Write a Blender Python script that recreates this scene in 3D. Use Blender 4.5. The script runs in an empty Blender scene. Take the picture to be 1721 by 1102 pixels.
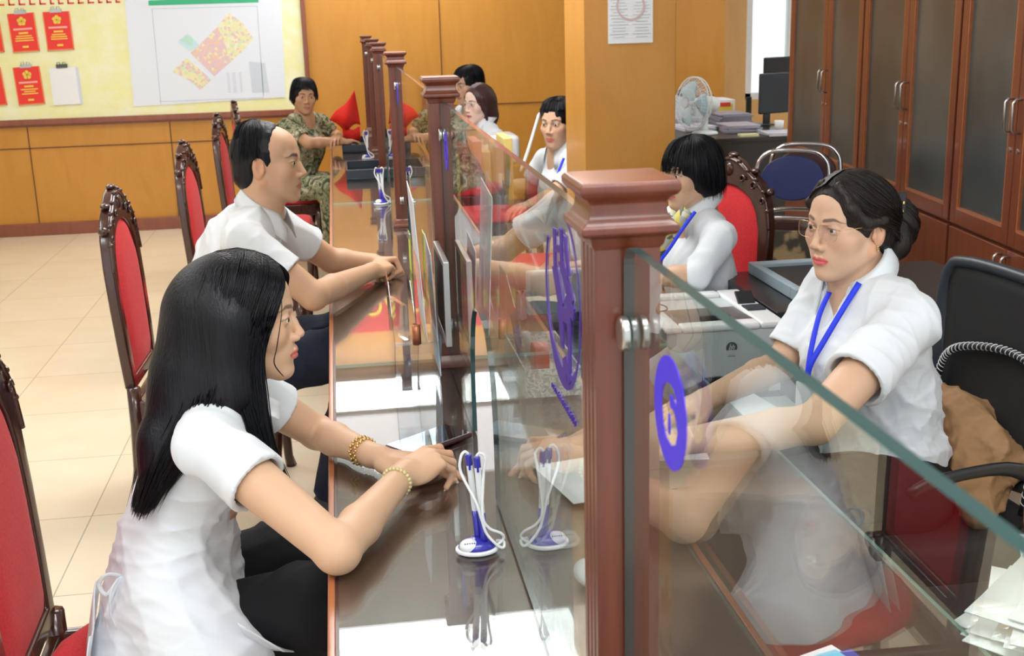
import bpy, bmesh, math, random
import numpy as np
from mathutils import Vector, Matrix
random.seed(7)
SC = bpy.context.scene
COL = SC.collection
R = math.radians

# ------------------------------------------------------------------ camera
cam_data = bpy.data.cameras.new('camera')
cam = bpy.data.objects.new('camera', cam_data); COL.objects.link(cam)
SC.camera = cam
FPX, YAW, PIT, ROLL = 2000.0, 0.1390, 0.2598, -0.0284
_fw = Vector((math.sin(YAW)*math.cos(PIT), math.cos(YAW)*math.cos(PIT), -math.sin(PIT)))
_rt = Vector((math.cos(YAW), -math.sin(YAW), 0)); _up = _rt.cross(_fw)
_r2 = math.cos(ROLL)*_rt + math.sin(ROLL)*_up
_u2 = -math.sin(ROLL)*_rt + math.cos(ROLL)*_up
_m = Matrix((_r2, _u2, -_fw)).transposed().to_4x4(); _m.translation = (0, 0, 1.65)
cam.matrix_world = _m
cam_data.sensor_width = 36; cam_data.lens = FPX/1721*36; cam_data.clip_start = .05
cam_data.dof.use_dof = True; cam_data.dof.focus_distance = 2.35; cam_data.dof.aperture_fstop = 13

# ------------------------------------------------------------------ world, light, exposure
w = bpy.data.worlds.new('world'); SC.world = w; w.use_nodes = True
w.node_tree.nodes['Background'].inputs[0].default_value = (.93, .97, 1, 1)
w.node_tree.nodes['Background'].inputs[1].default_value = 1.25
SC.view_settings.view_transform = 'Standard'; SC.view_settings.look = 'None'
SC.view_settings.exposure = 0.12; SC.view_settings.gamma = 1; SC.view_settings.use_curve_mapping = False
SC.cycles.max_bounces = 10; SC.cycles.transparent_max_bounces = 24
SC.cycles.sample_clamp_indirect = 6; SC.cycles.use_denoising = True
LAMP_E = 11.5            # radiance of the ceiling light panels
CEIL = 2.9

# ------------------------------------------------------------------ helpers
def tag(o, label=None, cat=None, group=None, kind=None):
    if label: o['label'] = label
    if cat: o['category'] = cat
    if group: o['group'] = group
    if kind: o['kind'] = kind
    return o
def thing(name, label, cat, loc=(0,0,0), rz=0, group=None):
    o = bpy.data.objects.new(name, None); COL.objects.link(o)
    o.location = loc; o.rotation_euler = (0, 0, rz); o.empty_display_size = .05
    return tag(o, label, cat, group)
class MB:
    """collects shapes into one mesh"""
    def __init__(s): s.v = []; s.f = []; s.m = []
    def add(s, vs, fs, mi=0):
        b = len(s.v); s.v += [tuple(v) for v in vs]; s.f += [tuple(i+b for i in f) for f in fs]; s.m += [mi]*len(fs); return s
    def box(s, c, d, rot=None, mi=0):
        x, y, z = d[0]/2, d[1]/2, d[2]/2
        vs = [Vector((a*x, b*y, e*z)) for a in (-1, 1) for b in (-1, 1) for e in (-1, 1)]
        if rot is not None: vs = [rot @ v for v in vs]
        vs = [v+Vector(c) for v in vs]
        return s.add(vs, [(0,1,3,2),(4,6,7,5),(0,4,5,1),(2,3,7,6),(0,2,6,4),(1,5,7,3)], mi)
    def bx(s, a, b, mi=0):
        return s.box([(a[i]+b[i])/2 for i in range(3)], [abs(b[i]-a[i]) for i in range(3)], None, mi)
    def tube(s, pts, r, seg=8, caps=True, flat=None, closed=False, mi=0):
        P = [Vector(p) for p in pts]; n = len(P)
        rs = r if isinstance(r, (list, tuple)) else [r]*n
        t0 = (P[1]-P[0]).normalized()
        u = t0.orthogonal().normalized(); vs = []
        for i in range(n):
            if closed: t = (P[(i+1) % n]-P[i-1]).normalized()
            else: t = (P[min(i+1, n-1)]-P[max(i-1, 0)]).normalized()
            u = (u - t*u.dot(t)).normalized(); b = t.cross(u)
            for k in range(seg):
                a = 2*math.pi*k/seg
                vs.append(P[i]+rs[i]*(u*math.cos(a)+b*math.sin(a)*(flat or 1)))
        fs = []
        for i in range(n if closed else n-1):
            j = (i+1) % n
            for k in range(seg):
                k2 = (k+1) % seg
                fs.append((i*seg+k, i*seg+k2, j*seg+k2, j*seg+k))
        if caps and not closed: fs += [tuple(range(seg))[::-1], tuple((n-1)*seg+k for k in range(seg))]
        return s.add(vs, fs, mi)
    def lathe(s, prof, c=(0,0,0), seg=24, M=None, mi=0):
        vs = []; fs = []; n = len(prof)
        for r, z in prof:
            for k in range(seg):
                a = 2*math.pi*k/seg; v = Vector((r*math.cos(a), r*math.sin(a), z))
                vs.append((M @ v if M is not None else v)+Vector(c))
        for i in range(n-1):
            for k in range(seg):
                k2 = (k+1) % seg; fs.append((i*seg+k, i*seg+k2, (i+1)*seg+k2, (i+1)*seg+k))
        fs += [tuple(range(seg))[::-1], tuple((n-1)*seg+k for k in range(seg))]
        return s.add(vs, fs, mi)
    def ball(s, c, r, seg=16, rings=10, M=None, mi=0):
        r = r if isinstance(r, (list, tuple)) else (r, r, r)
        pr = [(math.sin(math.pi*i/rings), -math.cos(math.pi*i/rings)) for i in range(rings+1)]
        pr[0] = (1e-4, -1); pr[-1] = (1e-4, 1)
        D = Matrix.Diagonal(r); return s.lathe(pr, c, seg, (M @ D) if M is not None else D, mi)
    def prism(s, poly, a, b, axis=1, mi=0):
        """poly of 2-D points in the two other axes, extruded from a to b along axis"""
        def pt(p, t):
            return {0: (t, p[0], p[1]), 1: (p[0], t, p[1]), 2: (p[0], p[1], t)}[axis]
        n = len(poly); vs = [pt(p, a) for p in poly]+[pt(p, b) for p in poly]
        fs = [tuple(range(n)), tuple(range(2*n-1, n-1, -1))]+[(i, i+n, (i+1) % n+n, (i+1) % n) for i in range(n)]
        return s.add(vs, fs, mi)
    def ring(s, outer, inner, a, b, axis=1, mi=0):
        """closed band between two outlines of equal count, extruded a..b along axis"""
        def pt(p, t):
            return {0: (t, p[0], p[1]), 1: (p[0], t, p[1]), 2: (p[0], p[1], t)}[axis]
        n = len(outer); vs = []
        for q, t in ((outer, a), (inner, a), (outer, b), (inner, b)): vs += [pt(p, t) for p in q]
        fs = []
        for i in range(n):
            j = (i+1) % n
            fs += [(i, n+i, n+j, j), (2*n+i, 2*n+j, 3*n+j, 3*n+i), (i, j, 2*n+j, 2*n+i), (n+i, 3*n+i, 3*n+j, n+j)]
        return s.add(vs, fs, mi)
    def sheet(s, rows, th=.002, mi=0):
        """grid of points given as rows, thickened"""
        n, m = len(rows), len(rows[0]); P = [[Vector(p) for p in r] for r in rows]; vs = []
        N = []
        for i in range(n):
            for j in range(m):
                a = P[min(i+1, n-1)][j]-P[max(i-1, 0)][j]; b = P[i][min(j+1, m-1)]-P[i][max(j-1, 0)]
                N.append(a.cross(b).normalized())
        fl = [p for r in P for p in r]
        vs = [p+q*th/2 for p, q in zip(fl, N)]+[p-q*th/2 for p, q in zip(fl, N)]; o = n*m; fs = []
        for i in range(n-1):
            for j in range(m-1):
                a, b, c, d = i*m+j, i*m+j+1, (i+1)*m+j+1, (i+1)*m+j
                fs += [(a, d, c, b), (a+o, b+o, c+o, d+o)]
        bd = [i for i in range(m)]+[i*m+m-1 for i in range(1, n)]+[(n-1)*m+j for j in range(m-2, -1, -1)]+[i*m for i in range(n-2, 0, -1)]
        for i in range(len(bd)):
            a, b = bd[i], bd[(i+1) % len(bd)]; fs.append((a, b, b+o, a+o))
        return s.add(vs, fs, mi)
    def build(s, name, mat, parent=None, smooth=False, bevel=0, world=True, fix=True, sub=0):
        me = bpy.data.meshes.new(name)
        off = Vector((0, 0, 0))
        if parent is not None and world:
            q = parent
            while q is not None: off = off+Vector(q.location); q = q.parent
        me.from_pydata([tuple(Vector(v)-off) for v in s.v], [], s.f)
        mats = mat if isinstance(mat, (list, tuple)) else [mat]
        for m in mats: me.materials.append(m)
        if len(mats) > 1: me.polygons.foreach_set('material_index', s.m)
        if fix:
            bm = bmesh.new(); bm.from_mesh(me); bmesh.ops.recalc_face_normals(bm, faces=bm.faces); bm.to_mesh(me); bm.free()
        if smooth: me.polygons.foreach_set('use_smooth', [True]*len(me.polygons))
        me.update()
        o = bpy.data.objects.new(name, me); COL.objects.link(o)
        if parent is not None: o.parent = parent
        if bevel:
            b = o.modifiers.new('bevel', 'BEVEL'); b.width = bevel; b.segments = 2; b.limit_method = 'ANGLE'; b.angle_limit = R(40)
            me.polygons.foreach_set('use_smooth', [True]*len(me.polygons))
            wn = o.modifiers.new('wn', 'WEIGHTED_NORMAL'); wn.keep_sharp = True
        if sub:
            b = o.modifiers.new('sub', 'SUBSURF'); b.levels = b.render_levels = sub
        return o
def copy_tree(o, parent=None):
    c = o.copy(); COL.objects.link(c)
    if parent is not None: c.parent = parent
    for ch in list(o.children): copy_tree(ch, c)
    return c
def struct(name, mb, mat, **k):
    o = mb.build(name, mat, **k); o['kind'] = 'structure'; return o
def arc(cx, cy, r, a0, a1, n, ry=None):
    ry = r if ry is None else ry
    return [(cx+r*math.cos(R(a0+(a1-a0)*i/(n-1))), cy+ry*math.sin(R(a0+(a1-a0)*i/(n-1)))) for i in range(n)]
def spline(pts, n):
    """Catmull-Rom through points, n samples"""
    P = [Vector(p) for p in pts]; out = []; m = len(P)-1
    for i in range(n):
        t = i/(n-1)*m; k = min(int(t), m-1); t -= k
        a, b, c, d = P[max(k-1, 0)], P[k], P[k+1], P[min(k+2, m)]
        out.append(.5*((2*b)+(c-a)*t+(2*a-5*b+4*c-d)*t*t+(3*b-a-3*c+d)*t**3))
    return out

# ------------------------------------------------------------------ materials
def mat(name, col, rough=.5, metal=0, coat=0, spec=.5, sss=0, emit=None, bump=None, noise=None, attr=None, trans=0, sheen=0, alpha=1):
    m = bpy.data.materials.new(name); m.use_nodes = True; nt = m.node_tree; n = nt.nodes; b = n['Principled BSDF']
    b.inputs['Base Color'].default_value = (*col, 1); b.inputs['Roughness'].default_value = rough
    b.inputs['Metallic'].default_value = metal; b.inputs['Coat Weight'].default_value = coat
    b.inputs['Coat Roughness'].default_value = .05; b.inputs['Specular IOR Level'].default_value = spec
    if sss:
        b.inputs['Subsurface Weight'].default_value = sss; b.inputs['Subsurface Radius'].default_value = (.012, .005, .003); b.inputs['Subsurface Scale'].default_value = 1
    if sheen: b.inputs['Sheen Weight'].default_value = sheen
    if emit: b.inputs['Emission Color'].default_value = (*col, 1); b.inputs['Emission Strength'].default_value = emit
    if trans: b.inputs['Transmission Weight'].default_value = trans
    b.inputs['Alpha'].default_value = alpha
    tc = n.new('ShaderNodeTexCoord')
    src = None
    if attr:
        a = n.new('ShaderNodeVertexColor'); a.layer_name = 'Col'; src = a.outputs[0]
    if noise:   # (scale, detail, amount, stretch xyz)
        sc, amt, st = noise
        mp = n.new('ShaderNodeMapping'); mp.inputs['Scale'].default_value = st
        nt.links.new(tc.outputs['Object'], mp.inputs[0])
        nz = n.new('ShaderNodeTexNoise'); nz.inputs['Scale'].default_value = sc; nz.inputs['Detail'].default_value = 5
        nt.links.new(mp.outputs[0], nz.inputs['Vector'])
        mr = n.new('ShaderNodeMapRange'); mr.inputs[1].default_value = .3; mr.inputs[2].default_value = .7
        mr.inputs[3].default_value = 1-amt; mr.inputs[4].default_value = 1+amt
        nt.links.new(nz.outputs[0], mr.inputs[0])
        mx = n.new('ShaderNodeVectorMath'); mx.operation = 'SCALE'
        if src is not None: nt.links.new(src, mx.inputs[0])
        else: mx.inputs[0].default_value = col
        nt.links.new(mr.outputs[0], mx.inputs['Scale']); src = mx.outputs[0]
    if src is not None: nt.links.new(src, b.inputs['Base Color'])
    if bump:    # (scale, strength, distance, stretch)
        sc, stg, dist, st = bump
        mp = n.new('ShaderNodeMapping'); mp.inputs['Scale'].default_value = st
        nt.links.new(tc.outputs['Object'], mp.inputs[0])
        nz = n.new('ShaderNodeTexNoise'); nz.inputs['Scale'].default_value = sc; nz.inputs['Detail'].default_value = 3
        nt.links.new(mp.outputs[0], nz.inputs['Vector'])
        bp = n.new('ShaderNodeBump'); bp.inputs['Strength'].default_value = stg; bp.inputs['Distance'].default_value = dist
        nt.links.new(nz.outputs[0], bp.inputs['Height']); nt.links.new(bp.outputs[0], b.inputs['Normal'])
    return m
def glass_mat(name, tint=(.93, .97, .95), rough=0.0, refl=1.0):
    m = bpy.data.materials.new(name); m.use_nodes = True; nt = m.node_tree; n = nt.nodes; n.clear(); L = nt.links
    out = n.new('ShaderNodeOutputMaterial'); mx = n.new('ShaderNodeMixShader')
    tr = n.new('ShaderNodeBsdfTransparent'); tr.inputs[0].default_value = (*tint, 1)
    gl = n.new('ShaderNodeBsdfGlossy'); gl.inputs['Roughness'].default_value = rough; gl.inputs[0].default_value = (refl, refl, refl, 1)
    ge = n.new('ShaderNodeNewGeometry'); mr = n.new('ShaderNodeMapRange')
    mr.inputs[3].default_value = 1.5; mr.inputs[4].default_value = 1/1.5
    fr = n.new('ShaderNodeFresnel')
    L.new(ge.outputs['Backfacing'], mr.inputs[0]); L.new(mr.outputs[0], fr.inputs['IOR'])
    L.new(fr.outputs[0], mx.inputs[0]); L.new(tr.outputs[0], mx.inputs[1]); L.new(gl.outputs[0], mx.inputs[2]); L.new(mx.outputs[0], out.inputs[0])
    return m
M = {}
M['skinA'] = mat('skin_fair', (.76,.50,.36), .5, sss=.12, attr=1, spec=.35, bump=(350,.12,.001,(1,1,1)))
M['eye'] = mat('eye_white', (.8,.78,.75), .15)
M['iris'] = mat('iris', (.02,.012,.008), .1, coat=.5)
M['hair'] = mat('black_hair', (.005,.005,.008), .40, spec=.28, noise=(60,.5,(1,1,.08)), bump=(230,.6,.003,(1,1,.05)))
M['hairbr'] = mat('dark_brown_hair', (.012,.007,.006), .42, spec=.4, noise=(60,.5,(1,1,.15)), bump=(230,.8,.003,(1,1,.12)))
M['hairred'] = mat('reddish_brown_hair', (.045,.013,.013), .42, spec=.4, bump=(230,.8,.003,(1,1,.06)))
M['shirt'] = mat('white_shirt_cotton', (.71,.75,.80), .8, spec=.2, sheen=.2, bump=(900,.15,.0006,(1,1,1)))
M['polo'] = mat('white_polo_fabric', (.71,.73,.75), .85, spec=.2, bump=(700,.25,.0008,(1,1,1)))
M['blackcloth'] = mat('black_trouser_cloth', (.008,.008,.01), .85, spec=.25, bump=(60,.2,.004,(1,1,1)))
M['navycloth'] = mat('navy_trouser_cloth', (.013,.017,.035), .85, spec=.25, bump=(60,.2,.004,(1,1,1)))
M['maroon'] = mat('dark_maroon_cloth', (.014,.007,.009), .85, spec=.25, bump=(50,.2,.004,(1,1,1)))
# ------------------------------------------------------------------ sculpting: smooth-blended solids meshed as one surface
def _smin(a, b, k):
    if k <= 0: return np.minimum(a, b)
    m = np.maximum(k-np.abs(a-b), 0)
    return np.minimum(a, b)-m*m/(4*k)
class Fr:
    """a local frame: origin, columns of M are the local axes, s the unit length"""
    def __init__(f, o=(0,0,0), x=(1,0,0), up=(0,0,1), s=1.0):
        x = Vector(x).normalized(); z = Vector(up); z = (z-x*z.dot(x)).normalized(); y = z.cross(x)
        f.o = Vector(o); f.x, f.y, f.z, f.s = x, y, z, s
        f.M = np.array([x, y, z]).T
    def p(f, q): return f.o+f.s*(f.x*q[0]+f.y*q[1]+f.z*q[2])
    def d(f, q): return f.x*q[0]+f.y*q[1]+f.z*q[2]
    def inv(f, V): return ((V-np.array(f.o)) @ f.M)/f.s
WF = Fr()
class Sculpt:
    def __init__(s, lo, hi, h, fine=()):
        ax = []
        for a in range(3):
            xs = [lo[a]]
            while xs[-1] < hi[a]:
                x = xs[-1]; st = h
                for l, u, fh in fine:
                    if l[a]-.5*h <= x <= u[a]: st = min(st, fh)
                xs.append(x+st)
            ax.append(np.array(xs, np.float32))
        s.ax = ax; s.D = np.ones([len(a) for a in ax], np.float32)
    def _win(s, lo, hi):
        sl = []
        for a in range(3):
            i = int(np.searchsorted(s.ax[a], lo[a])); j = int(np.searchsorted(s.ax[a], hi[a]))
            i = max(i-1, 0)
            if j-i < 1: return None
            sl.append(slice(i, j+1))
        X = s.ax[0][sl[0]][:, None, None]; Y = s.ax[1][sl[1]][None, :, None]; Z = s.ax[2][sl[2]][None, None, :]
        return tuple(sl), X, Y, Z
    def _put(s, fn, lo, hi, k, mode):
        m = .022+k
        w_ = s._win([v-m for v in lo], [v+m for v in hi])
        if w_ is None: return s
        sl, X, Y, Z = w_; d = fn(X, Y, Z).astype(np.float32)
        if mode == 'u': s.D[sl] = _smin(s.D[sl], d, k)
        elif mode == 's': s.D[sl] = -_smin(-s.D[sl], d, k)
        return s
    def cone(s, a, b, r1, r2, k=.01, mode='u', F=WF):
        a = F.p(a); b = F.p(b); r1 *= F.s; r2 *= F.s; k = k*F.s if F is not WF else k
        ba = b-a; l2 = max(ba.dot(ba), 1e-9); r = max(r1, r2)
        def fn(X, Y, Z):
            px, py, pz = X-a.x, Y-a.y, Z-a.z
            h = np.clip((px*ba.x+py*ba.y+pz*ba.z)/l2, 0, 1)
            return np.sqrt((px-h*ba.x)**2+(py-h*ba.y)**2+(pz-h*ba.z)**2)-(r1+(r2-r1)*h)
        lo = [min(a[i], b[i])-r for i in range(3)]; hi = [max(a[i], b[i])+r for i in range(3)]
        return s._put(fn, lo, hi, k, mode)
    def chain(s, pts, rs, k=.01, mode='u', F=WF):
        for i in range(len(pts)-1): s.cone(pts[i], pts[i+1], rs[i], rs[i+1], k, mode, F)
        return s
    def ell(s, c, r, k=.01, mode='u', F=WF, rot=None):
        """ellipsoid; rot = 3x3 local rotation (columns are its axes)"""
        c = F.p(c); r = [v*F.s for v in r]; k = k*F.s if F is not WF else k
        A = F.M if rot is None else F.M @ np.array(rot)
        A = np.asarray(A, float)
        def fn(X, Y, Z):
            px, py, pz = X-c.x, Y-c.y, Z-c.z
            q = [px*A[0, i]+py*A[1, i]+pz*A[2, i] for i in range(3)]
            k0 = np.sqrt((q[0]/r[0])**2+(q[1]/r[1])**2+(q[2]/r[2])**2)+1e-9
            k1 = np.sqrt((q[0]/r[0]**2)**2+(q[1]/r[1]**2)**2+(q[2]/r[2]**2)**2)+1e-9
            return k0*(k0-1)/k1
        ext = [math.sqrt(sum((A[a, i]*r[i])**2 for i in range(3))) for a in range(3)]
        return s._put(fn, [c[a]-ext[a] for a in range(3)], [c[a]+ext[a] for a in range(3)], k, mode)
    def cut(s, p, n, lo=None, hi=None, k=0.0, near=None):
        """remove everything on the +n side of the plane, only within radius near=(centre, r) if given"""
        p = Vector(p); n = Vector(n).normalized()
        lo = lo or [a[0] for a in s.ax]; hi = hi or [a[-1] for a in s.ax]
        if near: lo = [near[0][i]-near[1] for i in range(3)]; hi = [near[0][i]+near[1] for i in range(3)]
        def fn(X, Y, Z):
            d = -((X-p.x)*n.x+(Y-p.y)*n.y+(Z-p.z)*n.z)
            if near:
                q = near[0]; e = np.sqrt((X-q[0])**2+(Y-q[1])**2+(Z-q[2])**2)-near[1]
                d = np.maximum(d, e)
            return d+0*X+0*Y+0*Z
        return s._put(fn, lo, hi, k, 's')
    def shell(s, th):
        """keep a skin of thickness th inside the surface"""
        s.D = np.maximum(s.D, -(s.D+th)); return s
    def folds(s, amp, scale, seed=0, st=(1,1,1), lo=None, hi=None):
        rng = np.random.RandomState(seed)
        w_ = s._win(lo or [a[0] for a in s.ax], hi or [a[-1] for a in s.ax])
        if w_ is None: return s
        sl, X, Y, Z = w_
        X, Y, Z = X*st[0], Y*st[1], Z*st[2]
        tot = 0
        wx = np.sin(X*scale*.45+Y*scale*.3+rng.rand()*9)+np.sin(Z*scale*.5+Y*scale*.25+rng.rand()*9)
        wy = np.sin(Y*scale*.5+Z*scale*.35+rng.rand()*9)+np.sin(X*scale*.4-Z*scale*.3+rng.rand()*9)
        for i in range(4):
            d = rng.randn(3); d /= np.linalg.norm(d); f = scale*(.7+.5*i)
            v = np.sin((X*d[0]+Y*d[1]+Z*d[2])*f+1.3*wx*(i % 2)+1.3*wy*((i+1) % 2)+rng.rand()*9)
            tot = tot+(1-np.abs(v))**2.4*1.25/(1+.5*i)
        s.D[sl] = s.D[sl]-amp*(tot-.9)
        return s
    def mesh(s):
        D = s.D; n = D.shape; C = D < 0
        idx = np.zeros([k-1 for k in n], np.int8)
        for dx in (0, 1):
            for dy in (0, 1):
                for dz in (0, 1):
                    idx += C[dx:n[0]-1+dx, dy:n[1]-1+dy, dz:n[2]-1+dz]
        I = np.nonzero((idx > 0) & (idx < 8)); del idx
        num = len(I[0]); vid = -np.ones([k-1 for k in n], np.int32); vid[I] = np.arange(num)
        ax = s.ax; acc = np.zeros((num, 3)); cnt = np.zeros(num)
        i, j, k = I
        cv = {}
        for dx in (0, 1):
            for dy in (0, 1):
                for dz in (0, 1): cv[(dx, dy, dz)] = D[i+dx, j+dy, k+dz]
        for a in range(3):
            o1, o2 = [b for b in range(3) if b != a]
            for u in (0, 1):
                for v in (0, 1):
                    c0 = [0, 0, 0]; c0[o1] = u; c0[o2] = v; c1 = list(c0); c1[a] = 1
                    d0, d1 = cv[tuple(c0)], cv[tuple(c1)]
                    m = (d0 < 0) != (d1 < 0)
                    t = np.where(m, d0/np.where(m, d0-d1, 1), 0)
                    p = [ax[b][I[b]+c0[b]].astype(float) for b in range(3)]
                    p[a] = p[a]+t*(ax[a][I[a]+1]-ax[a][I[a]])
                    for b in range(3): acc[:, b] += np.where(m, p[b], 0)
                    cnt += m
        V = acc/cnt[:, None]
        Fs = []
        for a in range(3):
            o1, o2 = (a+1) % 3, (a+2) % 3
            sa = [slice(None)]*3; sb = [slice(None)]*3
            sa[a] = slice(0, n[a]-1); sb[a] = slice(1, n[a])
            A_, B_ = C[tuple(sa)], C[tuple(sb)]
            E_ = np.nonzero(A_ != B_); ok = np.ones(len(E_[0]), bool)
            for o in (o1, o2): ok &= (E_[o] > 0) & (E_[o] < n[o]-1)
            E_ = [e[ok] for e in E_]; flip = A_[tuple(E_)]
            def cell(u, v):
                q = [e.copy() for e in E_]; q[o1] -= u; q[o2] -= v; return vid[tuple(q)]
            q = np.stack([cell(1, 1), cell(0, 1), cell(0, 0), cell(1, 0)], 1)
            q[~flip] = q[~flip][:, ::-1]; Fs.append(q)
        return V, np.concatenate(Fs)
    def build(s, name, mat, parent=None, colfn=None, smooth=1):
        V, Fq = s.mesh()
        if len(Fq) == 0: print('EMPTY', name); V = np.zeros((3,3)); Fq = np.zeros((0,4), int)
        for _ in range(smooth):   # light relaxation
            acc = np.zeros_like(V); cnt = np.zeros(len(V))
            for a in range(4):
                b = (a+1) % 4
                for u, v in ((a, b), (b, a)):
                    for c in range(3): acc[:, c] += np.bincount(Fq[:, u], V[Fq[:, v], c], len(V))
                    cnt += np.bincount(Fq[:, u], minlength=len(V))
            V = V*.5+.5*acc/np.maximum(cnt, 1)[:, None]
        return np_mesh(name, V, Fq, mat, parent, colfn)
def np_mesh(name, V, Fq, mat, parent=None, colfn=None):
    off = Vector((0, 0, 0)); q = parent
    while q is not None: off = off+Vector(q.location); q = q.parent
    me = bpy.data.meshes.new(name); nf = len(Fq); k = Fq.shape[1]
    me.vertices.add(len(V)); me.vertices.foreach_set('co', (V-np.array(off)).astype(np.float32).ravel())
    me.loops.add(nf*k); me.loops.foreach_set('vertex_index', Fq.astype(np.int32).ravel())
    me.polygons.add(nf); me.polygons.foreach_set('loop_start', np.arange(0, nf*k, k, dtype=np.int32))
    me.update(calc_edges=True); me.polygons.foreach_set('use_smooth', np.ones(nf, bool))
    me.materials.append(mat)
    if colfn is not None:
        c = me.color_attributes.new('Col', 'FLOAT_COLOR', 'POINT')
        a = np.ones((len(V), 4), np.float32); a[:, :3] = colfn(V); c.data.foreach_set('color', a.ravel())
    o = bpy.data.objects.new(name, me); COL.objects.link(o)
    if parent is not None: o.parent = parent
    return o

# ------------------------------------------------------------------ people
def head_sdf(S, F, w=1.0, nose=1.0, jaw=1.0, lips=1.0, ears=True, cheek=1.0, lid=.42):
    """F in centimetres (s=.01*scale): x forward, y left, z up, origin between the ears at nose-bridge height"""
    c = S.cone; e = S.ell
    e((-1.2,0,2.9), (9.0,7.2*w,8.4), 1, F=F)
    e((2.9,0,4.2), (5.6,6.0*w,5.4), 2.0, F=F)
    e((2.2,0,-2.2), (6.3,6.0*w,7.2), 2.0, F=F)
    e((4.4,0,-5.2), (4.1,4.7*w*jaw,5.3), 2.0, F=F)
    for y in (1, -1):
        c((.2,y*4.9*w*jaw,-4.8), (6.2,y*1.5,-9.3), 1.5, 1.4, 2.2, F=F)
        e((5.3,y*4.1*w,-1.8), (2.6,2.1*cheek,2.5), 1.8, F=F)
    e((7.0,0,-9.5), (1.8,1.9,1.6), 1.4, F=F)
    e((6.5,0,-5.8), (2.3,3.0,2.7), 1.6, F=F)
    for y in (1, -1):   # eye hollows
        e((9.6,y*2.9,.6), (1.6,1.7,1.1), 1.5, 's', F=F)
        c((8.2,y*1.5,2.3), (7.0,y*4.0,2.5), .6, .55, 1.8, F=F)
    c((8.0,0,2.0), (9.1,0,-.6), .62*nose, .62*nose, 1.0, F=F)
    c((9.0,0,-.4), (10.15,0,-2.75), .6*nose, .92*nose, .8, F=F)
    for y in (1, -1):
        e((9.15,y*1.3*nose,-3.25), (1.15,.72,.8), .5, F=F)
        e((10.0,y*.62,-3.95), (.5,.33,.35), .15, 's', F=F)
        # lids around the eyeball
        e((7.35,y*3.1,.65), (1.38,1.5,1.28), .35, F=F)
        e((8.9,y*3.15,.55), (1.1,1.32,lid), .12, 's', F=F)
        # lips
        S.chain([(9.15,0,-5.75), (8.95,y*.75,-5.6), (8.3,y*1.6,-5.95), (7.45,y*2.4,-6.25)], [.48*lips,.5*lips,.42*lips,.2], .22, F=F)
        S.chain([(8.95,0,-6.75), (8.75,y*.9,-6.7), (7.5,y*2.3,-6.35)], [.6*lips,.52*lips,.2], .22, F=F)
        if ears:
            r = [[math.cos(.3),-.25,math.sin(.3)],[.25,1,0],[-math.sin(.3),0,math.cos(.3)]]
            e((-.9,y*7.25*w,-.6), (1.75,.62,3.0), .5, F=F)
            e((-.5,y*7.75*w,-.2), (1.0,.5,1.9), .3, 's', F=F)
            e((.55,y*7.2*w,-1.3), (.5,.55,.8), .3, F=F)
    return S
def head_colour(F, base, lip=(.62,.16,.15), brow=(.05,.03,.02), browset=(1.0,.3), blush=.5, stubble=None):
    base = np.array(base); lip = np.array(lip); brow = np.array(brow)
    def fn(V, c):
        q = F.inv(V); x, y, z = q[:, 0], q[:, 1], q[:, 2]; ay = np.abs(y)
        on = (np.abs(x) < 14) & (ay < 10) & (np.abs(z) < 14)
        def mix(mask, col):
            m = (np.clip(mask, 0, 1)*on)[:, None]; c[:] = c*(1-m)+col*m
        # cheeks and ears run a little pinker
        mix(blush*.5*np.exp(-((ay-4.2)**2+(z+2.2)**2)/5.5)*(x > 2), base*np.array([1.05,.80,.74]))
        mix(.5*((ay > 7.0) & (x < 2)), base*np.array([1.05,.78,.7]))
        mix(.35*np.exp(-(ay**2+(z+3.2)**2)/1.6)*(x > 8), base*np.array([1.04,.82,.78]))
        # lips
        tp = np.sqrt(np.clip(1-(ay/2.35)**2, 0, 1))
        top = -6.25+(.85+.12*np.exp(-((ay-.75)/.4)**2)-.14*np.exp(-(ay/.25)**2))*tp; bot = -6.3-.95*tp
        m = np.clip((top-z)/.15+.3, 0, 1)*np.clip((z-bot)/.18+.3, 0, 1)*(ay < 2.3)*(x > 6.5)
        mix(m, lip); mix(.7*np.exp(-((z+6.22)/.1)**2)*(ay < 2.4)*(x > 6.5), lip*.35)
        # brows
        bz = 2.55+.35*np.clip((ay-1.2)/2.2, 0, 1)-.75*np.clip((ay-3.6)/1.6, 0, 1)**1.5
        th = .42*np.clip((ay-1.0)/.5, 0, 1)*np.clip((5.5-ay)/2.5, 0, 1)**.7*browset[0]
        mix((.85+browset[1]*0)*np.clip((th-np.abs(z-bz))/.18+.3, 0, 1)*(x > 4.5)*(ay > 1.1)*(ay < 5.3), brow)
        # lash line
        lz = .62+.42*np.sqrt(np.clip(1-((ay-3.15)/1.45)**2, 0, 1))
        mix(.8*np.exp(-((z-lz)/.13)**2)*(np.abs(ay-3.15) < 1.5)*(x > 5.5), brow)
        if stubble is not None: mix(.3*np.exp(-((z+8)/2.4)**2)*(x > 1), np.array(stubble))
        return c
    return fn
def eyes(F, parent, look=(1,0,-.1)):
    for y in (1, -1):
        c = F.p((7.3,y*3.1,.55)); L = F.d(look).normalized(); r = 1.2*F.s
        m = MB(); m.ball(c, r, 20, 14); e = m.build('eye', M['eye'], parent, smooth=True)
        q = Fr(c, L, F.z); m = MB()
        m.ball(c+L*r*.62, r*.52, 16, 10); m.build('iris', M['iris'], e, smooth=True)
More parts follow.
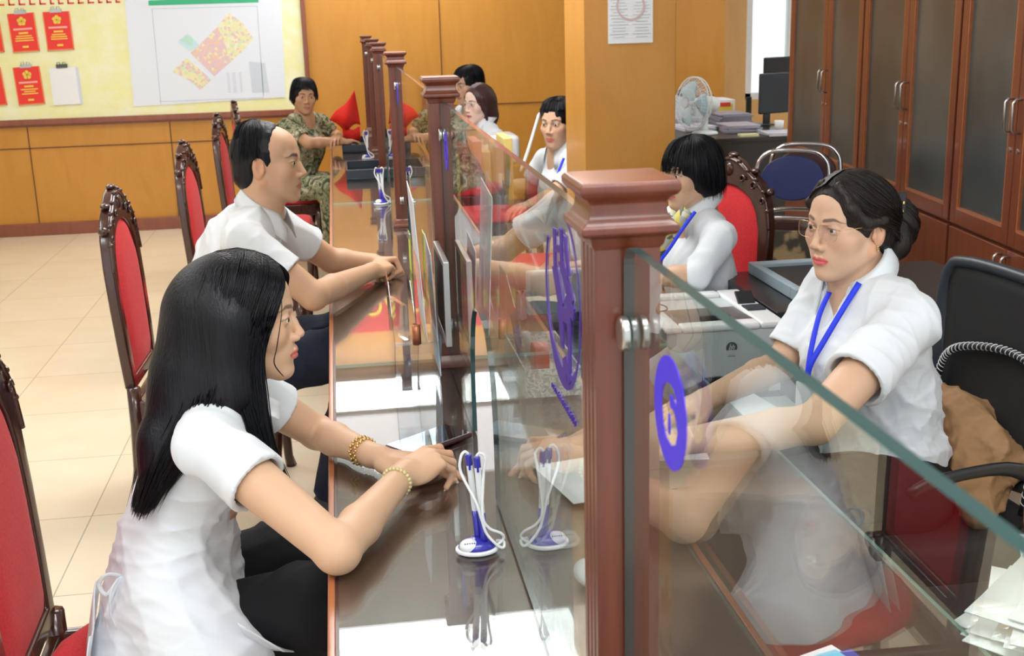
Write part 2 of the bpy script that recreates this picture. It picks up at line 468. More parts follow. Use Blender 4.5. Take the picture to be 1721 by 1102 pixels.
def hand_sdf(S, wrist, d, n, side, curls, thumb=None, sc=1.0, spread=.0, wr=2.7):
    """d = towards the fingers, n = out of the back of the hand, side = +1 if thumb is on d x n side, curls = 4 x (mcp,pip,dip) degrees"""
    F = Fr(wrist, d, n, .01*sc)       # x to fingers, z back of hand, y = z cross x
    y = side
    S.cone((-1.5,0,0), (1.2,0,0), wr*.82, wr*.78, 1.2, F=F)
    for i, (yy, l) in enumerate(((2.9,7.6), (1.0,8.0), (-.9,7.6), (-2.7,6.9))):
        S.cone((.6,yy*.55*y,-.1), (l,yy*y,.05-.12*abs(i-1)), 1.35, 1.0, 1.1, F=F)
    S.ell((4.2,.2*y,-.45), (3.9,3.6,1.25), 1.0, F=F)
    S.ell((3.0,2.6*y,-1.3), (2.6,1.5,1.3), 1.0, F=F); S.ell((3.2,-2.3*y,-1.2), (3.0,1.3,1.1), 1.0, F=F)
    lens = ((4.3,2.6,2.1), (4.8,3.0,2.3), (4.4,2.8,2.2), (3.5,2.1,1.9)); tips = []
    for i, (yy, l) in enumerate(((2.9,7.8), (1.0,8.3), (-.9,7.9), (-2.7,7.1))):
        p = Vector((l, yy*y, -.1)); a = 0; f = (1.5-i)*spread*y; rr = (.88,.9,.86,.76)[i]
        for j in range(3):
            a += R(curls[i][j]); dv = Vector((math.cos(a), f*math.cos(a), -math.sin(a)))
            q = p+dv*lens[i][j]
            S.cone(p, q, rr, rr*.92, .28, F=F); p = q; rr *= .92
        tips.append((F.p(p), F.d(dv).normalized()))
    t = thumb or [(1.6,2.6,-1.0), (4.2,4.6,-2.0), (6.8,5.0,-2.6), (8.8,4.6,-2.9)]
    t = [(a, b*y, c) for a, b, c in t]
    S.chain(t, [1.5,1.15,.95,.8], .5, F=F)
    tips.append((F.p(t[-1]), F.d(Vector(t[-1])-Vector(t[-2])).normalized()))
    return tips
def strands(name, guides, n, mat, parent, r=.0010, jit=.004, seed=1, m=22, layers=.006, closed=False, ends=.03, lift=0):
    """hair: locks interpolated between neighbouring guide curves"""
    rng = np.random.RandomState(seed); G = [np.array([tuple(p) for p in spline(g, m)]) for g in guides]
    ng = len(G); V = []; Fs = []; seg = 3; b = 0
    ang = np.array([0, 2.094, 4.189])
    for _ in range(n):
        t = rng.rand()*(ng if closed else ng-1)*.9999; k = int(t); t -= k
        P = G[k]*(1-t)+G[(k+1) % ng]*t
        u = np.linspace(0, 1, m)[:, None]
        off = rng.randn(3)*jit; wob = rng.randn(3)*jit*.8
        P = P+off*u**.7+wob*np.sin(u*math.pi*(1+rng.rand()*1.5)+rng.rand()*3)*.6*u
        cen = P.mean(0); P = P+rng.rand()*layers*(-1)*0
        e = 1-ends*abs(rng.randn()); e = max(.75, min(1.0, e)); idx = np.linspace(0, (m-1)*e, m); i0 = np.floor(idx).astype(int); i1 = np.minimum(i0+1, m-1); fr = (idx-i0)[:, None]
        P = P[i0]*(1-fr)+P[i1]*fr
        T = np.gradient(P, axis=0); T /= np.linalg.norm(T, axis=1)[:, None]+1e-9
        A = np.cross(T, np.array([.3,.2,.93])); A /= np.linalg.norm(A, axis=1)[:, None]+1e-9; B = np.cross(T, A)
        rr = r*(.7+.6*rng.rand())*np.minimum(1, 6*(1-np.linspace(0, 1, m))+.15)[:, None]
        W = (P[:, None, :]+rr[:, None, :]*(np.cos(ang)[None, :, None]*A[:, None, :]+np.sin(ang)[None, :, None]*B[:, None, :])).reshape(-1, 3)
        V.append(W); i = np.arange(m-1)[:, None]*seg; kk = np.arange(seg)[None, :]; k2 = (kk+1) % seg
        Fs.append(np.stack([i+kk, i+k2, i+seg+k2, i+seg+kk], -1).reshape(-1, 4)+b); b += m*seg
    return np_mesh(name, np.concatenate(V), np.concatenate(Fs), mat, parent)
# ------------------------------------------------------------------ surfaces of the room
def node_mat(name):
    m = bpy.data.materials.new(name); m.use_nodes = True; nt = m.node_tree; return m, nt, nt.nodes, nt.links, nt.nodes['Principled BSDF']
def wood(name, c1, c2, rough=.3, coat=.3, scale=3.0, st=(6,6,.35), grain=.5):
    m, nt, n, L, b = node_mat(name)
    tc = n.new('ShaderNodeTexCoord'); mp = n.new('ShaderNodeMapping'); mp.inputs['Scale'].default_value = st
    L.new(tc.outputs['Object'], mp.inputs[0])
    nz = n.new('ShaderNodeTexNoise'); nz.inputs['Scale'].default_value = scale; nz.inputs['Detail'].default_value = 7; nz.inputs['Distortion'].default_value = 1.2
    L.new(mp.outputs[0], nz.inputs['Vector'])
    n2 = n.new('ShaderNodeTexNoise'); n2.inputs['Scale'].default_value = scale*14; n2.inputs['Detail'].default_value = 3
    L.new(mp.outputs[0], n2.inputs['Vector'])
    ad = n.new('ShaderNodeMath'); ad.operation = 'MULTIPLY_ADD'; ad.inputs[1].default_value = .35; L.new(n2.outputs[0], ad.inputs[0]); L.new(nz.outputs[0], ad.inputs[2])
    rp = n.new('ShaderNodeValToRGB'); rp.color_ramp.elements[0].position = .45-.2*grain; rp.color_ramp.elements[1].position = .75+.1*grain
    rp.color_ramp.elements[0].color = (*c1, 1); rp.color_ramp.elements[1].color = (*c2, 1)
    L.new(ad.outputs[0], rp.inputs[0]); L.new(rp.outputs[0], b.inputs['Base Color'])
    b.inputs['Roughness'].default_value = rough; b.inputs['Coat Weight'].default_value = coat; b.inputs['Coat Roughness'].default_value = .12
    return m
M['panel'] = wood('golden_wood_panelling', (.52,.225,.024), (.58,.265,.036), .38, .15, 2.2, (3,3,.8))
M['trimwood'] = wood('reddish_brown_trim', (.20,.055,.03), (.27,.08,.04), .35, .3)
M['post'] = wood('varnished_red_brown_wood', (.10,.022,.010), (.175,.042,.018), .32, .3, 2.5, (8,8,.5))
M['counter'] = wood('dark_brown_counter_wood', (.045,.018,.013), (.085,.034,.023), .35, .1, 1.2, (8,.7,8))
M['edgewood'] = wood('orange_brown_counter_edge', (.33,.10,.035), (.42,.14,.05), .35, .3, 2, (8,.5,8))
M['cabinet'] = wood('mahogany_cabinet', (.13,.03,.012), (.20,.05,.02), .35, .25, 2.0, (8,8,.5))
M['chairwood'] = wood('dark_carved_chair_wood', (.028,.008,.006), (.055,.016,.010), .22, .6, 3, (6,6,1))
M['redcloth'] = mat('red_upholstery', (.56,.02,.026), .75, spec=.3, sheen=.08, noise=(180,.18,(1,1,1)), bump=(500,.3,.0008,(1,1,1)))
M['plaster'] = mat('white_ceiling', (.85,.86,.86), .9)
M['wallpaint'] = mat('pale_wall_paint', (.72,.70,.64), .85)
M['steel'] = mat('brushed_steel', (.55,.56,.55), .3, metal=1)
M['chrome'] = mat('chrome', (.75,.76,.78), .12, metal=1)
M['black'] = mat('black_plastic', (.012,.013,.016), .4)
M['dblue'] = mat('dark_blue_black_plastic', (.02,.028,.04), .45)
M['blackdesk'] = mat('black_desk_laminate', (.012,.012,.014), .35, coat=.2)
M['greyplastic'] = mat('light_grey_plastic', (.50,.54,.56), .45)
M['whiteplastic'] = mat('white_plastic', (.78,.80,.82), .35, coat=.3)
M['paper'] = mat('white_paper', (.82,.84,.86), .8)
M['gold'] = mat('gold_metal', (.75,.52,.22), .25, metal=1)
M['blueink'] = mat('royal_blue_plastic', (.02,.018,.35), .3, coat=.4)
M['discblue'] = mat('translucent_blue_sticker', (.05,.02,.75), .45)
M['purple'] = mat('deep_purple_vinyl', (.05,.012,.26), .5)
M['lanyard'] = mat('bright_blue_ribbon', (.01,.035,.75), .6)
M['mesh'] = mat('black_mesh_fabric', (.006,.006,.007), .8, bump=(900,.6,.002,(1,1,1)))
M['glass'] = glass_mat('clear_glass')
M['topglass'] = glass_mat('table_glass', (.93,.96,.95))
M['acrylic'] = glass_mat('clear_acrylic', (.92,.95,.97), .03)
M['gedge'] = mat('green_glass_edge', (.018,.058,.058), .15, coat=.25)
M['gedge2'] = mat('pale_green_glass_edge', (.30,.48,.44), .12, coat=.6)
M['lamp'] = mat('lamp_panel', (1,1,1), .5)
lb = M['lamp'].node_tree.nodes['Principled BSDF']; lb.inputs['Emission Color'].default_value = (.97,.985,1,1); lb.inputs['Emission Strength'].default_value = LAMP_E

# floor: cream polished tiles, 60 cm
def tile_floor():
    m, nt, n, L, b = node_mat('cream_floor_tiles')
    tc = n.new('ShaderNodeTexCoord'); mp = n.new('ShaderNodeMapping'); mp.inputs['Location'].default_value = (.93, -3.4+6, 0)
    L.new(tc.outputs['Object'], mp.inputs[0])
    br = n.new('ShaderNodeTexBrick'); br.offset = 0; br.inputs['Scale'].default_value = 1; br.inputs['Brick Width'].default_value = .6; br.inputs['Row Height'].default_value = .6
    br.inputs['Mortar Size'].default_value = .0022; br.inputs['Mortar Smooth'].default_value = .1; br.inputs['Bias'].default_value = 0
    br.inputs['Color1'].default_value = (.72,.62,.45,1); br.inputs['Color2'].default_value = (.76,.66,.49,1); br.inputs['Mortar'].default_value = (.36,.30,.21,1)
    L.new(mp.outputs[0], br.inputs['Vector'])
    nz = n.new('ShaderNodeTexNoise'); nz.inputs['Scale'].default_value = 4.5; nz.inputs['Detail'].default_value = 6; L.new(tc.outputs['Object'], nz.inputs['Vector'])
    mx = n.new('ShaderNodeMix'); mx.data_type = 'RGBA'; mx.blend_type = 'MULTIPLY'; mx.inputs[0].default_value = .45
    rp = n.new('ShaderNodeValToRGB'); rp.color_ramp.elements[0].position = .35; rp.color_ramp.elements[1].position = .65
    rp.color_ramp.elements[0].color = (.90,.84,.76,1); rp.color_ramp.elements[1].color = (1,1,1,1)
    L.new(nz.outputs[0], rp.inputs[0]); L.new(br.outputs['Color'], mx.inputs[6]); L.new(rp.outputs[0], mx.inputs[7])
    L.new(mx.outputs[2], b.inputs['Base Color']); b.inputs['Roughness'].default_value = .28; b.inputs['Specular IOR Level'].default_value = .4
    return m
M['floor'] = tile_floor()
struct('floor', MB().bx((-4.5,-1.5,-.1), (5.2,11.6,0)), M['floor'])
struct('ceiling', MB().bx((-4.5,-1.5,CEIL), (5.2,11.6,CEIL+.1)), M['plaster'])
struct('wall_left', MB().bx((-4.6,-1.5,0), (-4.5,11.6,CEIL)), M['wallpaint'])
struct('wall_right', MB().bx((5.2,-1.5,0), (5.3,11.6,CEIL)), M['wallpaint'])
# far wall (its face at Y=10) with the recess and window on the right
struct('wall_far', MB().bx((-4.5,10,0), (3.29,10.15,CEIL)), M['panel'])
wb = MB(); wb.bx((3.27,10.75,0), (3.74,10.9,CEIL)); wb.bx((3.74,10.75,0), (5.2,10.9,.80)); wb.bx((3.74,10.75,2.4), (5.2,10.9,CEIL))
struct('wall_recess', wb, wood('window_lit_golden_wood', (.62,.36,.12), (.70,.43,.16), .35, .3, 2.2, (3,3,.8)))  # panelling wood made paler, so the window light is in its colour
struct('wall_recess_side', MB().bx((3.19,10.15,0), (3.29,10.75,CEIL)), M['panel'])
wn = MB()
for x in (3.74, 4.14, 4.54, 5.14): wn.bx((x,10.76,.80), (x+.06,10.84,2.4))
wn.bx((3.74,10.76,.80), (5.2,10.84,.86)); wn.bx((3.74,10.76,2.34), (5.2,10.84,2.4))
struct('window_1', wn, mat('white_window_frame', (.8,.84,.88), .4), bevel=.004)
struct('window_2', MB().bx((3.8,10.80,.86), (5.14,10.806,2.34)), M['glass'])
# grooves between panels are real strips set on the wall
gm = mat('dark_groove', (.16,.06,.02), .7)
g = MB()
for x in (-3.55,-2.44,-1.34): g.bx((x-.004,9.994,.1), (x+.004,10.001,.89))
for x in (.875, 1.985): g.bx((x-.004,9.994,.1), (x+.004,10.001,CEIL))
g.bx((-4.5,9.994,.697), (.875,10.001,.705)); g.bx((.875,9.994,.905), (3.2,10.001,.913))
struct('trim_1', g, gm)
struct('baseboard_far', MB().bx((-4.5,9.97,0), (3.29,10.0,.1)), M['trimwood'], bevel=.004)

# ceiling light panels
def lamp(x0, y0, x1, y1, label):
    t = thing('ceiling_light', label, 'light', ((x0+x1)/2, (y0+y1)/2, CEIL), group='ceiling lights')
    df = MB().bx((x0+.02,y0+.02,CEIL-.02), (x1-.02,y1-.02,CEIL-.008)).build('diffuser', M['lamp'], t)
    f = MB()
    for a, b in (((x0,y0),(x1,y0+.02)), ((x0,y1-.02),(x1,y1)), ((x0,y0+.02),(x0+.02,y1-.02)), ((x1-.02,y0+.02),(x1,y1-.02))): f.bx((*a,CEIL-.03), (*b,CEIL-.001))
    f.build('frame', M['whiteplastic'], t); return df
M['lamp_soft'] = mat('soft_lamp_panel', (1,1,1), .5); lb = M['lamp_soft'].node_tree.nodes['Principled BSDF']; lb.inputs['Emission Color'].default_value = (.92,.95,1,1); lb.inputs['Emission Strength'].default_value = 1.7
o_ = lamp(-.3, 7.5, 1.25, 8.9, 'wide soft ceiling light panel next to the one by the far wall')
o_.data.materials[0] = M['lamp_soft']
lab = 'white ceiling light panel in the ceiling grid'
lamp(-.45, 4.1, 1.05, 5.55, 'large ceiling light panel over the middle of the counter')
lamp(-.3, 9.0, 1.25, 9.8, 'ceiling light panel by the far wall above the banner')
for y in (1.0, 3.2, 5.6, 8.0):
    lamp(-2.7, y, -1.5, y+.6, lab)
    lamp(3.7, y, 4.9, y+.6, lab)
lamp(-.4, .5, 1.0, 1.2, lab); lamp(-.3,-.9, .9,-.3, lab)
# ------------------------------------------------------------------ counter
t = thing('service_counter', 'long dark brown wooden service counter with a glass covered top', 'counter', (.4,5,0))
MB().bx((-.052,.3,.715), (.863,9.65,.752)).build('top_board', M['counter'], t)
MB().bx((-.064,.3,.70), (-.052,9.65,.755)).build('edge_strip', M['edgewood'], t, bevel=.002)
b = MB(); b.bx((.22,.3,.0), (.25,9.62,.715)); b.bx((.25,.3,0), (.8,.34,.715)); b.bx((.25,9.58,0), (.8,9.62,.715))
for y in (3.0, 5.15, 7.05): b.bx((.25,y-.02,0), (.8,y+.02,.715))
b.build('front_panel', M['trimwood'], t)
for y0, y1, l in ((.32,3.045,'nearest glass sheet covering the counter top'), (3.05,5.9,'middle glass sheet covering the counter top'), (5.905,9.62,'farthest glass sheet covering the counter top')):
    m_ = MB().bx((-.046,y0,.7525), (.858,y1,.76))
    o = m_.build('glass_counter_cover', [M['topglass'], M['gedge2']]); o['label'] = l; o['category'] = 'glass sheet'
    for p in o.data.polygons:
        if abs(p.normal.z) < .5: p.material_index = 1

# ------------------------------------------------------------------ partition posts
def sqlathe(mb, prof, c):
    vs = []; fs = []
    for h, z in prof: vs += [(c[0]-h, c[1]-h, z), (c[0]+h, c[1]-h, z), (c[0]+h, c[1]+h, z), (c[0]-h, c[1]+h, z)]
    n = len(prof)
    for i in range(n-1):
        for k in range(4): k2 = (k+1) % 4; fs.append((i*4+k, i*4+k2, (i+1)*4+k2, (i+1)*4+k))
    fs += [(3,2,1,0), tuple((n-1)*4+k for k in range(4))]; return mb.add(vs, fs)
PX = .256; PY = [1.08, 3.0, 5.15, 7.05, 8.15, 9.58]
where = ['nearest to the camera, its moulded cap large', 'second from the camera, beside the upright leaflet stands', 'third from the camera, behind the seated man\'s hands', 'fourth from the camera', 'fifth from the camera', 'farthest one at the end of the counter']
def post(y, lab):
    t = thing('partition_post', 'reddish wooden partition post '+lab, 'post', (PX,y,.76), group='wooden posts along the counter')
    m_ = MB(); f = .0028; h = .031
    prof = [(-h,-h), (h,-h), (h,-.021), (h-f,-.019), (h-f,-.015), (h,-.013), (h,-.004), (h-f,-.002), (h-f,.002), (h,.004), (h,.013), (h-f,.015), (h-f,.019), (h,.021), (h,h)]
    prof += [(-a, -b_) for a, b_ in prof]
    m_.prism([(PX+a, y+b_) for a, b_ in prof], .785, 1.446, 2)
    m_.build('shaft', M['post'], t)
    c = sqlathe(MB(), [(.031,1.436), (.034,1.440), (.036,1.448), (.043,1.4505), (.0455,1.453), (.0455,1.459), (.040,1.463), (.0365,1.470), (.0355,1.479), (.039,1.484), (.044,1.487), (.0465,1.491), (.0465,1.496), (.044,1.5), (.03,1.5005)], (PX,y))
    c.build('cap', M['post'], t, bevel=.0012)
    sqlathe(MB(), [(.046,.7602), (.046,.772), (.041,.780), (.036,.790), (.032,.794)], (PX,y)).build('base_moulding', M['post'], t, bevel=.001)
    return t
for y, l in zip(PY, where): post(y, l)

# ------------------------------------------------------------------ glass partitions
def partition(y0, y1, label, notch=None, disc=None, logo=False, clamps=()):
    t = thing('glass_partition', label, 'glass panel', (PX,(y0+y1)/2,.76), group='glass panels between the posts')
    x0, x1 = PX-.005, PX+.005; zt, zb = 1.442, .7605; r = .02
    P = [(y0, zb)]
    if notch:
        a, b_, h = notch; c = (a+b_)/2; w_ = (b_-a)/2
        P += [(a, zb)]+[(c-w_*math.cos(R(q))**.7, .85+(h-.85)*math.sin(R(q))) for q in range(0, 90, 9)]+[(c, h)]+[(c+w_*math.cos(R(q))**.7, .85+(h-.85)*math.sin(R(q))) for q in range(81, -1, -9)]+[(b_, zb)]
    P += [(y1, zb)]+arc(y1-r, zt-r, r, 0, 90, 6)+arc(y0+r, zt-r, r, 90, 180, 6)
    m_ = MB(); n = len(P)
    vs = [(x0, *p) for p in P]+[(x1, *p) for p in P]
    m_.add(vs, [tuple(range(n)), tuple(range(2*n-1, n-1, -1))], 0)
    m_.add(vs, [(i, (i+1) % n, (i+1) % n+n, i+n) for i in range(n)], 1)
    o = m_.build('pane', [M['glass'], M['gedge']], t)
    for y, z in clamps:
        c = MB()
        for s in (-1, 1):
            c.lathe([(.0145,0), (.0165,.001), (.0165,.006), (.0145,.008), (.004,.0082)], (PX+s*.0052,y,z), 24, Matrix.Rotation(s*math.pi/2, 3, 'Y'))
        c.build('clamp', M['steel'], t, smooth=False, bevel=.0008)
    if disc:   # round number sticker: a blue disc with the numeral 6 left clear
        yc, zc, rr = disc
        cu = bpy.data.curves.new('number_sticker', 'CURVE'); cu.dimensions = '2D'; cu.fill_mode = 'BOTH'; cu.extrude = .0003
        six = [(.03,.12),(.25,.12),(.42,.0),(.5,-.2),(.38,-.45),(.1,-.56),(-.2,-.52),(-.42,-.32),(-.53,0),(-.48,.3),(-.28,.48),(0,.54),(.25,.5),(.42,.35),(.38,.25),(.2,.33),(.06,.36),(0,.3)]
        ctr = [(-.03+.07*math.cos(R(q)), -.21+.2*math.sin(R(q))) for q in range(0, 360, 30)]
        for pl in ([(math.cos(R(q)), math.sin(R(q))) for q in range(0, 360, 8)], six, ctr):
            sp = cu.splines.new('POLY'); sp.points.add(len(pl)-1); sp.use_cyclic_u = True
            for q, (a, b_) in zip(sp.points, pl): q.co = (a*rr, b_*rr, 0, 1)
        tmp = bpy.data.objects.new('tmp', cu); COL.objects.link(tmp)
        bpy.context.view_layer.update()
        me = bpy.data.meshes.new_from_object(tmp.evaluated_get(bpy.context.evaluated_depsgraph_get())); bpy.data.objects.remove(tmp)
        me.materials.clear(); me.materials.append(M['discblue'])
        o = bpy.data.objects.new('number_sticker', me); COL.objects.link(o); o.parent = t
        o.location = Vector((x0-.0004, yc, zc))-t.location
        o.rotation_euler = (R(90), 0, R(-90)); o['label'] = 'round blue sticker with a clear numeral 6'
    if logo:
        o = logo_mb(x0-.0006, 0).build('emblem', M['purple'], t); o['label'] = 'round purple emblem with angular strokes'
    return t
def logo_mb(x, dy):
    L = MB(); yc, zc, r = 1.352, 1.318, .108
    cnt = [0]
    def quad(p, k=1.0): cnt[0] += 1; x_ = x-.00003*cnt[0]; cy = sum(a for a, _ in p)/len(p); cz = sum(b_ for _, b_ in p)/len(p); L.prism([(cy+(a-cy)*k+dy, cz+(b_-cz)*(1+(k-1)*.4)) for a, b_ in p], x_-.0002, x+.0002, 0)
    n = 40
    for i in range(n):    # crescent, thin at the top, heavy at the bottom
        a0, a1 = R(75-290*i/n), R(75-290*(i+1)/n)
        def wd(a): return .004+.02*max(0, math.cos(a+math.pi/2+.15))**3
        q = []
        for a, s in ((a0,0), (a0,1), (a1,1), (a1,0)):
            rr = r-s*wd(a); q.append((yc-rr*math.cos(a), zc+rr*math.sin(a)))
        quad(q)
    S = [((1.405,1.345),(1.375,1.352),(1.345,1.318),(1.372,1.306)), ((1.372,1.306),(1.345,1.318),(1.345,1.262),(1.362,1.262)),
         ((1.372,1.306),(1.372,1.290),(1.305,1.300),(1.300,1.318)), ((1.318,1.318),(1.300,1.318),(1.300,1.245),(1.312,1.245)),
         ((1.36,1.36),(1.335,1.366),(1.285,1.335),(1.30,1.322)), ((1.33,1.32),(1.31,1.335),(1.278,1.325),(1.285,1.31)),
         ((1.398,1.395),(1.386,1.395),(1.386,1.350),(1.398,1.350)), ((1.355,1.402),(1.343,1.402),(1.343,1.352),(1.355,1.352)),
         ((1.386,1.378),(1.386,1.370),(1.355,1.374),(1.355,1.382)), ((1.33,1.398),(1.318,1.398),(1.300,1.36),(1.312,1.356)),
         ((1.345,1.245),(1.325,1.255),(1.30,1.235),(1.312,1.226)), ((1.345,1.245),(1.332,1.24),(1.328,1.225),(1.345,1.228))]
    for q in S: quad(q, 1.2)
    rng = random.Random(3)
    y = 1.43
    while y > 1.275:      # row of small purple strokes below the emblem
        hh = .005+.004*rng.random(); quad([(y,1.185),(y-.0016,1.185),(y-.0016,1.185+hh),(y,1.185+hh)])
        if rng.random() < .5: quad([(y-.003,1.185+hh*.5),(y-.007,1.185+hh*.5),(y-.007,1.188+hh*.5),(y-.003,1.188+hh*.5)])
        y -= .0095
    return L
partition(-.75, PY[0]-.036, 'nearest large glass panel, on the camera side of the big post, with a blue number sticker', None, (.885,1.333,.047), False, ((1.028,1.362),(1.028,.88)))
partition(PY[0]+.036, PY[1]-.036, 'glass panel with an arched opening and a purple emblem, between the first two posts', (2.085,2.462,1.075), (2.84,1.333,.047), True, ((2.94,1.362),(1.13,.88),(2.94,.88)))
partition(PY[1]+.036, PY[2]-.036, 'glass panel between the second and third post, beside the man in the polo', (4.30,4.68,1.075), (4.99,1.333,.047), False, ((5.09,1.362),(3.06,.88),(5.09,.88)))
partition(PY[2]+.036, PY[3]-.036, 'glass panel between the third and fourth post', (6.2,6.58,1.075), None, False, ((6.99,1.362),))
partition(PY[3]+.036, PY[4]-.036, 'short glass panel between the fourth and fifth post', None, None, False, ((8.09,1.362),))
partition(PY[4]+.036, PY[5]-.036, 'farthest glass panel at the end of the counter', None, None, False, ((9.5,1.362),))

# ------------------------------------------------------------------ column
struct('wall_column', MB().bx((.985,4.75,0), (1.36,5.16,CEIL)), M['panel'], bevel=.003)
t = thing('notice_sheet', 'white printed notice sheet pinned high on the wooden column', 'paper', (1.17,4.745,1.51))
MB().bx((1.082,4.7475,1.515), (1.264,4.7495,1.80)).build('sheet', M['paper'], t)
pr = MB(); faint = mat('faint_grey_print', (.52,.56,.58), .8)
for i in range(22):
    z = 1.79-.012*i; w_ = .06+.015*math.sin(i*2.3)
    for x in (1.126, 1.218): pr.bx((x-w_/2,4.7465,z), (x+w_/2,4.7475,z+.003))
pr.build('print', faint, t)
s_ = MB(); s_.ring([(1.173+.058*math.cos(R(a)),1.66+.058*math.sin(R(a))) for a in range(0,360,10)], [(1.173+.05*math.cos(R(a)),1.66+.05*math.sin(R(a))) for a in range(0,360,10)], 4.746, 4.747, 1)
s_.build('seal', mat('faint_red_seal', (.62,.45,.45), .8), t)

# ------------------------------------------------------------------ notice board on the far wall
t = thing('notice_board', 'wide pale yellow notice board in a brown wooden frame on the far wall', 'notice board', (-2,9.99,.9))
ym, nt, n_, L_, b_ = node_mat('yellow_board')
tc = n_.new('ShaderNodeTexCoord'); nz = n_.new('ShaderNodeTexNoise'); nz.inputs['Scale'].default_value = 5; nz.inputs['Detail'].default_value = 8; nz.inputs['Roughness'].default_value = .7
mp = n_.new('ShaderNodeMapping'); mp.inputs['Scale'].default_value = (1,1,1.3)
rp = n_.new('ShaderNodeValToRGB'); e_ = rp.color_ramp.elements; e_[0].position = .42; e_[0].color = (.84,.82,.40,1); e_[1].position = .62; e_[1].color = (.86,.87,.60,1)
L_.new(tc.outputs['Object'], mp.inputs[0]); L_.new(mp.outputs[0], nz.inputs['Vector']); L_.new(nz.outputs[0], rp.inputs[0]); L_.new(rp.outputs[0], b_.inputs['Base Color']); b_.inputs['Roughness'].default_value = .4
MB().bx((-4.4,9.975,.93), (-.235,9.998,1.98)).build('board', ym, t)
f = MB(); f.bx((-4.45,9.955,.885), (-.20,9.999,.93)); f.bx((-4.45,9.955,1.98), (-.20,9.999,2.02)); f.bx((-.235,9.955,.93), (-.20,9.999,1.98)); f.bx((-4.45,9.955,.93), (-4.4,9.999,1.98))
f.build('frame', M['trimwood'], t, bevel=.004)
struct('trim_2', MB().bx((-4.5,9.985,.868), (-.19,10.0,.885)), M['trimwood'])
lt = MB(); rng = random.Random(5); x = -2.6
red = mat('red_print', (.75,.05,.03), .6)
while x < -1.62:      # bottoms of a red heading that runs out of the top of the picture
    w_ = .03+.02*rng.random(); lt.bx((x,9.972,1.80), (x+.012,9.975,1.86)); lt.bx((x,9.972,1.80), (x+w_,9.975,1.812)); x += w_+.03
lt.build('heading', red, t)
# brochures
redp = mat('bright_red_brochure', (.80,.035,.025), .45); yel = mat('yellow_print', (.85,.62,.08), .5); pink = mat('pale_pink_print', (.85,.42,.36), .5); orange = mat('orange_edge', (.85,.25,.06), .5)
def brochure(x, z, tilt, label, name='red_brochure', plain=False):
    t = thing(name, label, 'brochure', (x,9.97,z), group=None if plain else 'red brochures clipped to the notice board')
    Ro = Matrix.Rotation(R(tilt), 3, 'Y'); W_, H_ = .20, .29
    def bx(a, b_, y0, y1): return [Vector(((a[0]+b_[0])/2, (y0+y1)/2, (a[1]+b_[1])/2)), (b_[0]-a[0], y1-y0, b_[1]-a[1])]
    def mk(nm, boxes, m_, **k):
        q = MB()
        for a, b2, y0, y1 in boxes:
            c, d = bx(a, b2, y0, y1); q.box(Ro @ c+Vector((x,9.97,z)), d, Ro)
        return q.build(nm, m_, t, **k)
    mk('cover', [((-W_/2,-H_), (W_/2,0), -.008, 0)], M['paper'] if plain else redp)
    if plain:
        mk('back_page', [((W_/2-.03,-H_-.003), (W_/2+.02,-.01), -.003, .002)], mat('pale_blue_paper', (.62,.68,.80), .7))
    else:
        mk('border', [((-W_/2,-H_), (-W_/2+.006,0), -.0095, -.008), ((W_/2-.006,-H_), (W_/2,0), -.0095, -.008), ((-W_/2,-H_), (W_/2,-H_+.008), -.0095, -.008)], orange)
        q = MB(); c0 = Ro @ Vector((0,0,-.06))+Vector((x,9.9605,z))
        for k in range(5):
            a = R(90+72*k); q.lathe([(.015,0),(.015,.001)], c0+Vector((.02*math.cos(a),0,.02*math.sin(a))), 10, Matrix.Rotation(R(90), 3, 'X'))
        q.build('blossom', yel, t)
        mk('title', [((-.07,-.125), (.07,-.111), -.0095, -.008)], pink)
        rr = random.Random(int(x*100)); rows = [((-.035+.0,-.155), (.035,-.142), -.0095, -.008)]
        for k in range(3):
            h2 = .04+.03*rr.random(); rows.append(((-h2,-.175-.017*k), (h2,-.167-.017*k), -.0095, -.008))
        rows.append(((-.022,-H_+.03), (.022,-H_+.045), -.0095, -.008)); mk('text_lines', rows, yel)
    q = MB(); q.box(Ro @ Vector((0,-.008,.008))+Vector((x,9.97,z)), (.085,.014,.028), Ro)
    for s in (-1, 1): q.tube([Vector((x+s*.03,9.955,z+.015)), Vector((x+s*.032,9.95,z+.035)), Vector((x+s*.012,9.95,z+.038)), Vector((x+s*.01,9.955,z+.015))], .0025, 6)
    q.build('clip', M['steel'] if not plain else mat('dark_steel', (.12,.12,.12), .3, metal=1), t)
brochure(-2.372, 1.74, -2, 'red brochure in the upper row, left of the two whole ones on the yellow board')
brochure(-2.108, 1.745, -1, 'red brochure in the upper row, right one, nearest the map')
brochure(-2.382, 1.335, -2, 'red brochure in the lower row, beside the white papers')
brochure(-2.672, 1.335, -3, 'red brochure in the lower row cut off by the left picture edge')
brochure(-2.635, 1.74, -2, 'red brochure in the upper row cut off by the left picture edge')
brochure(-2.112, 1.325, -1, 'sheaf of white papers clipped to the yellow board beside the lower red brochure', 'white_papers', True)
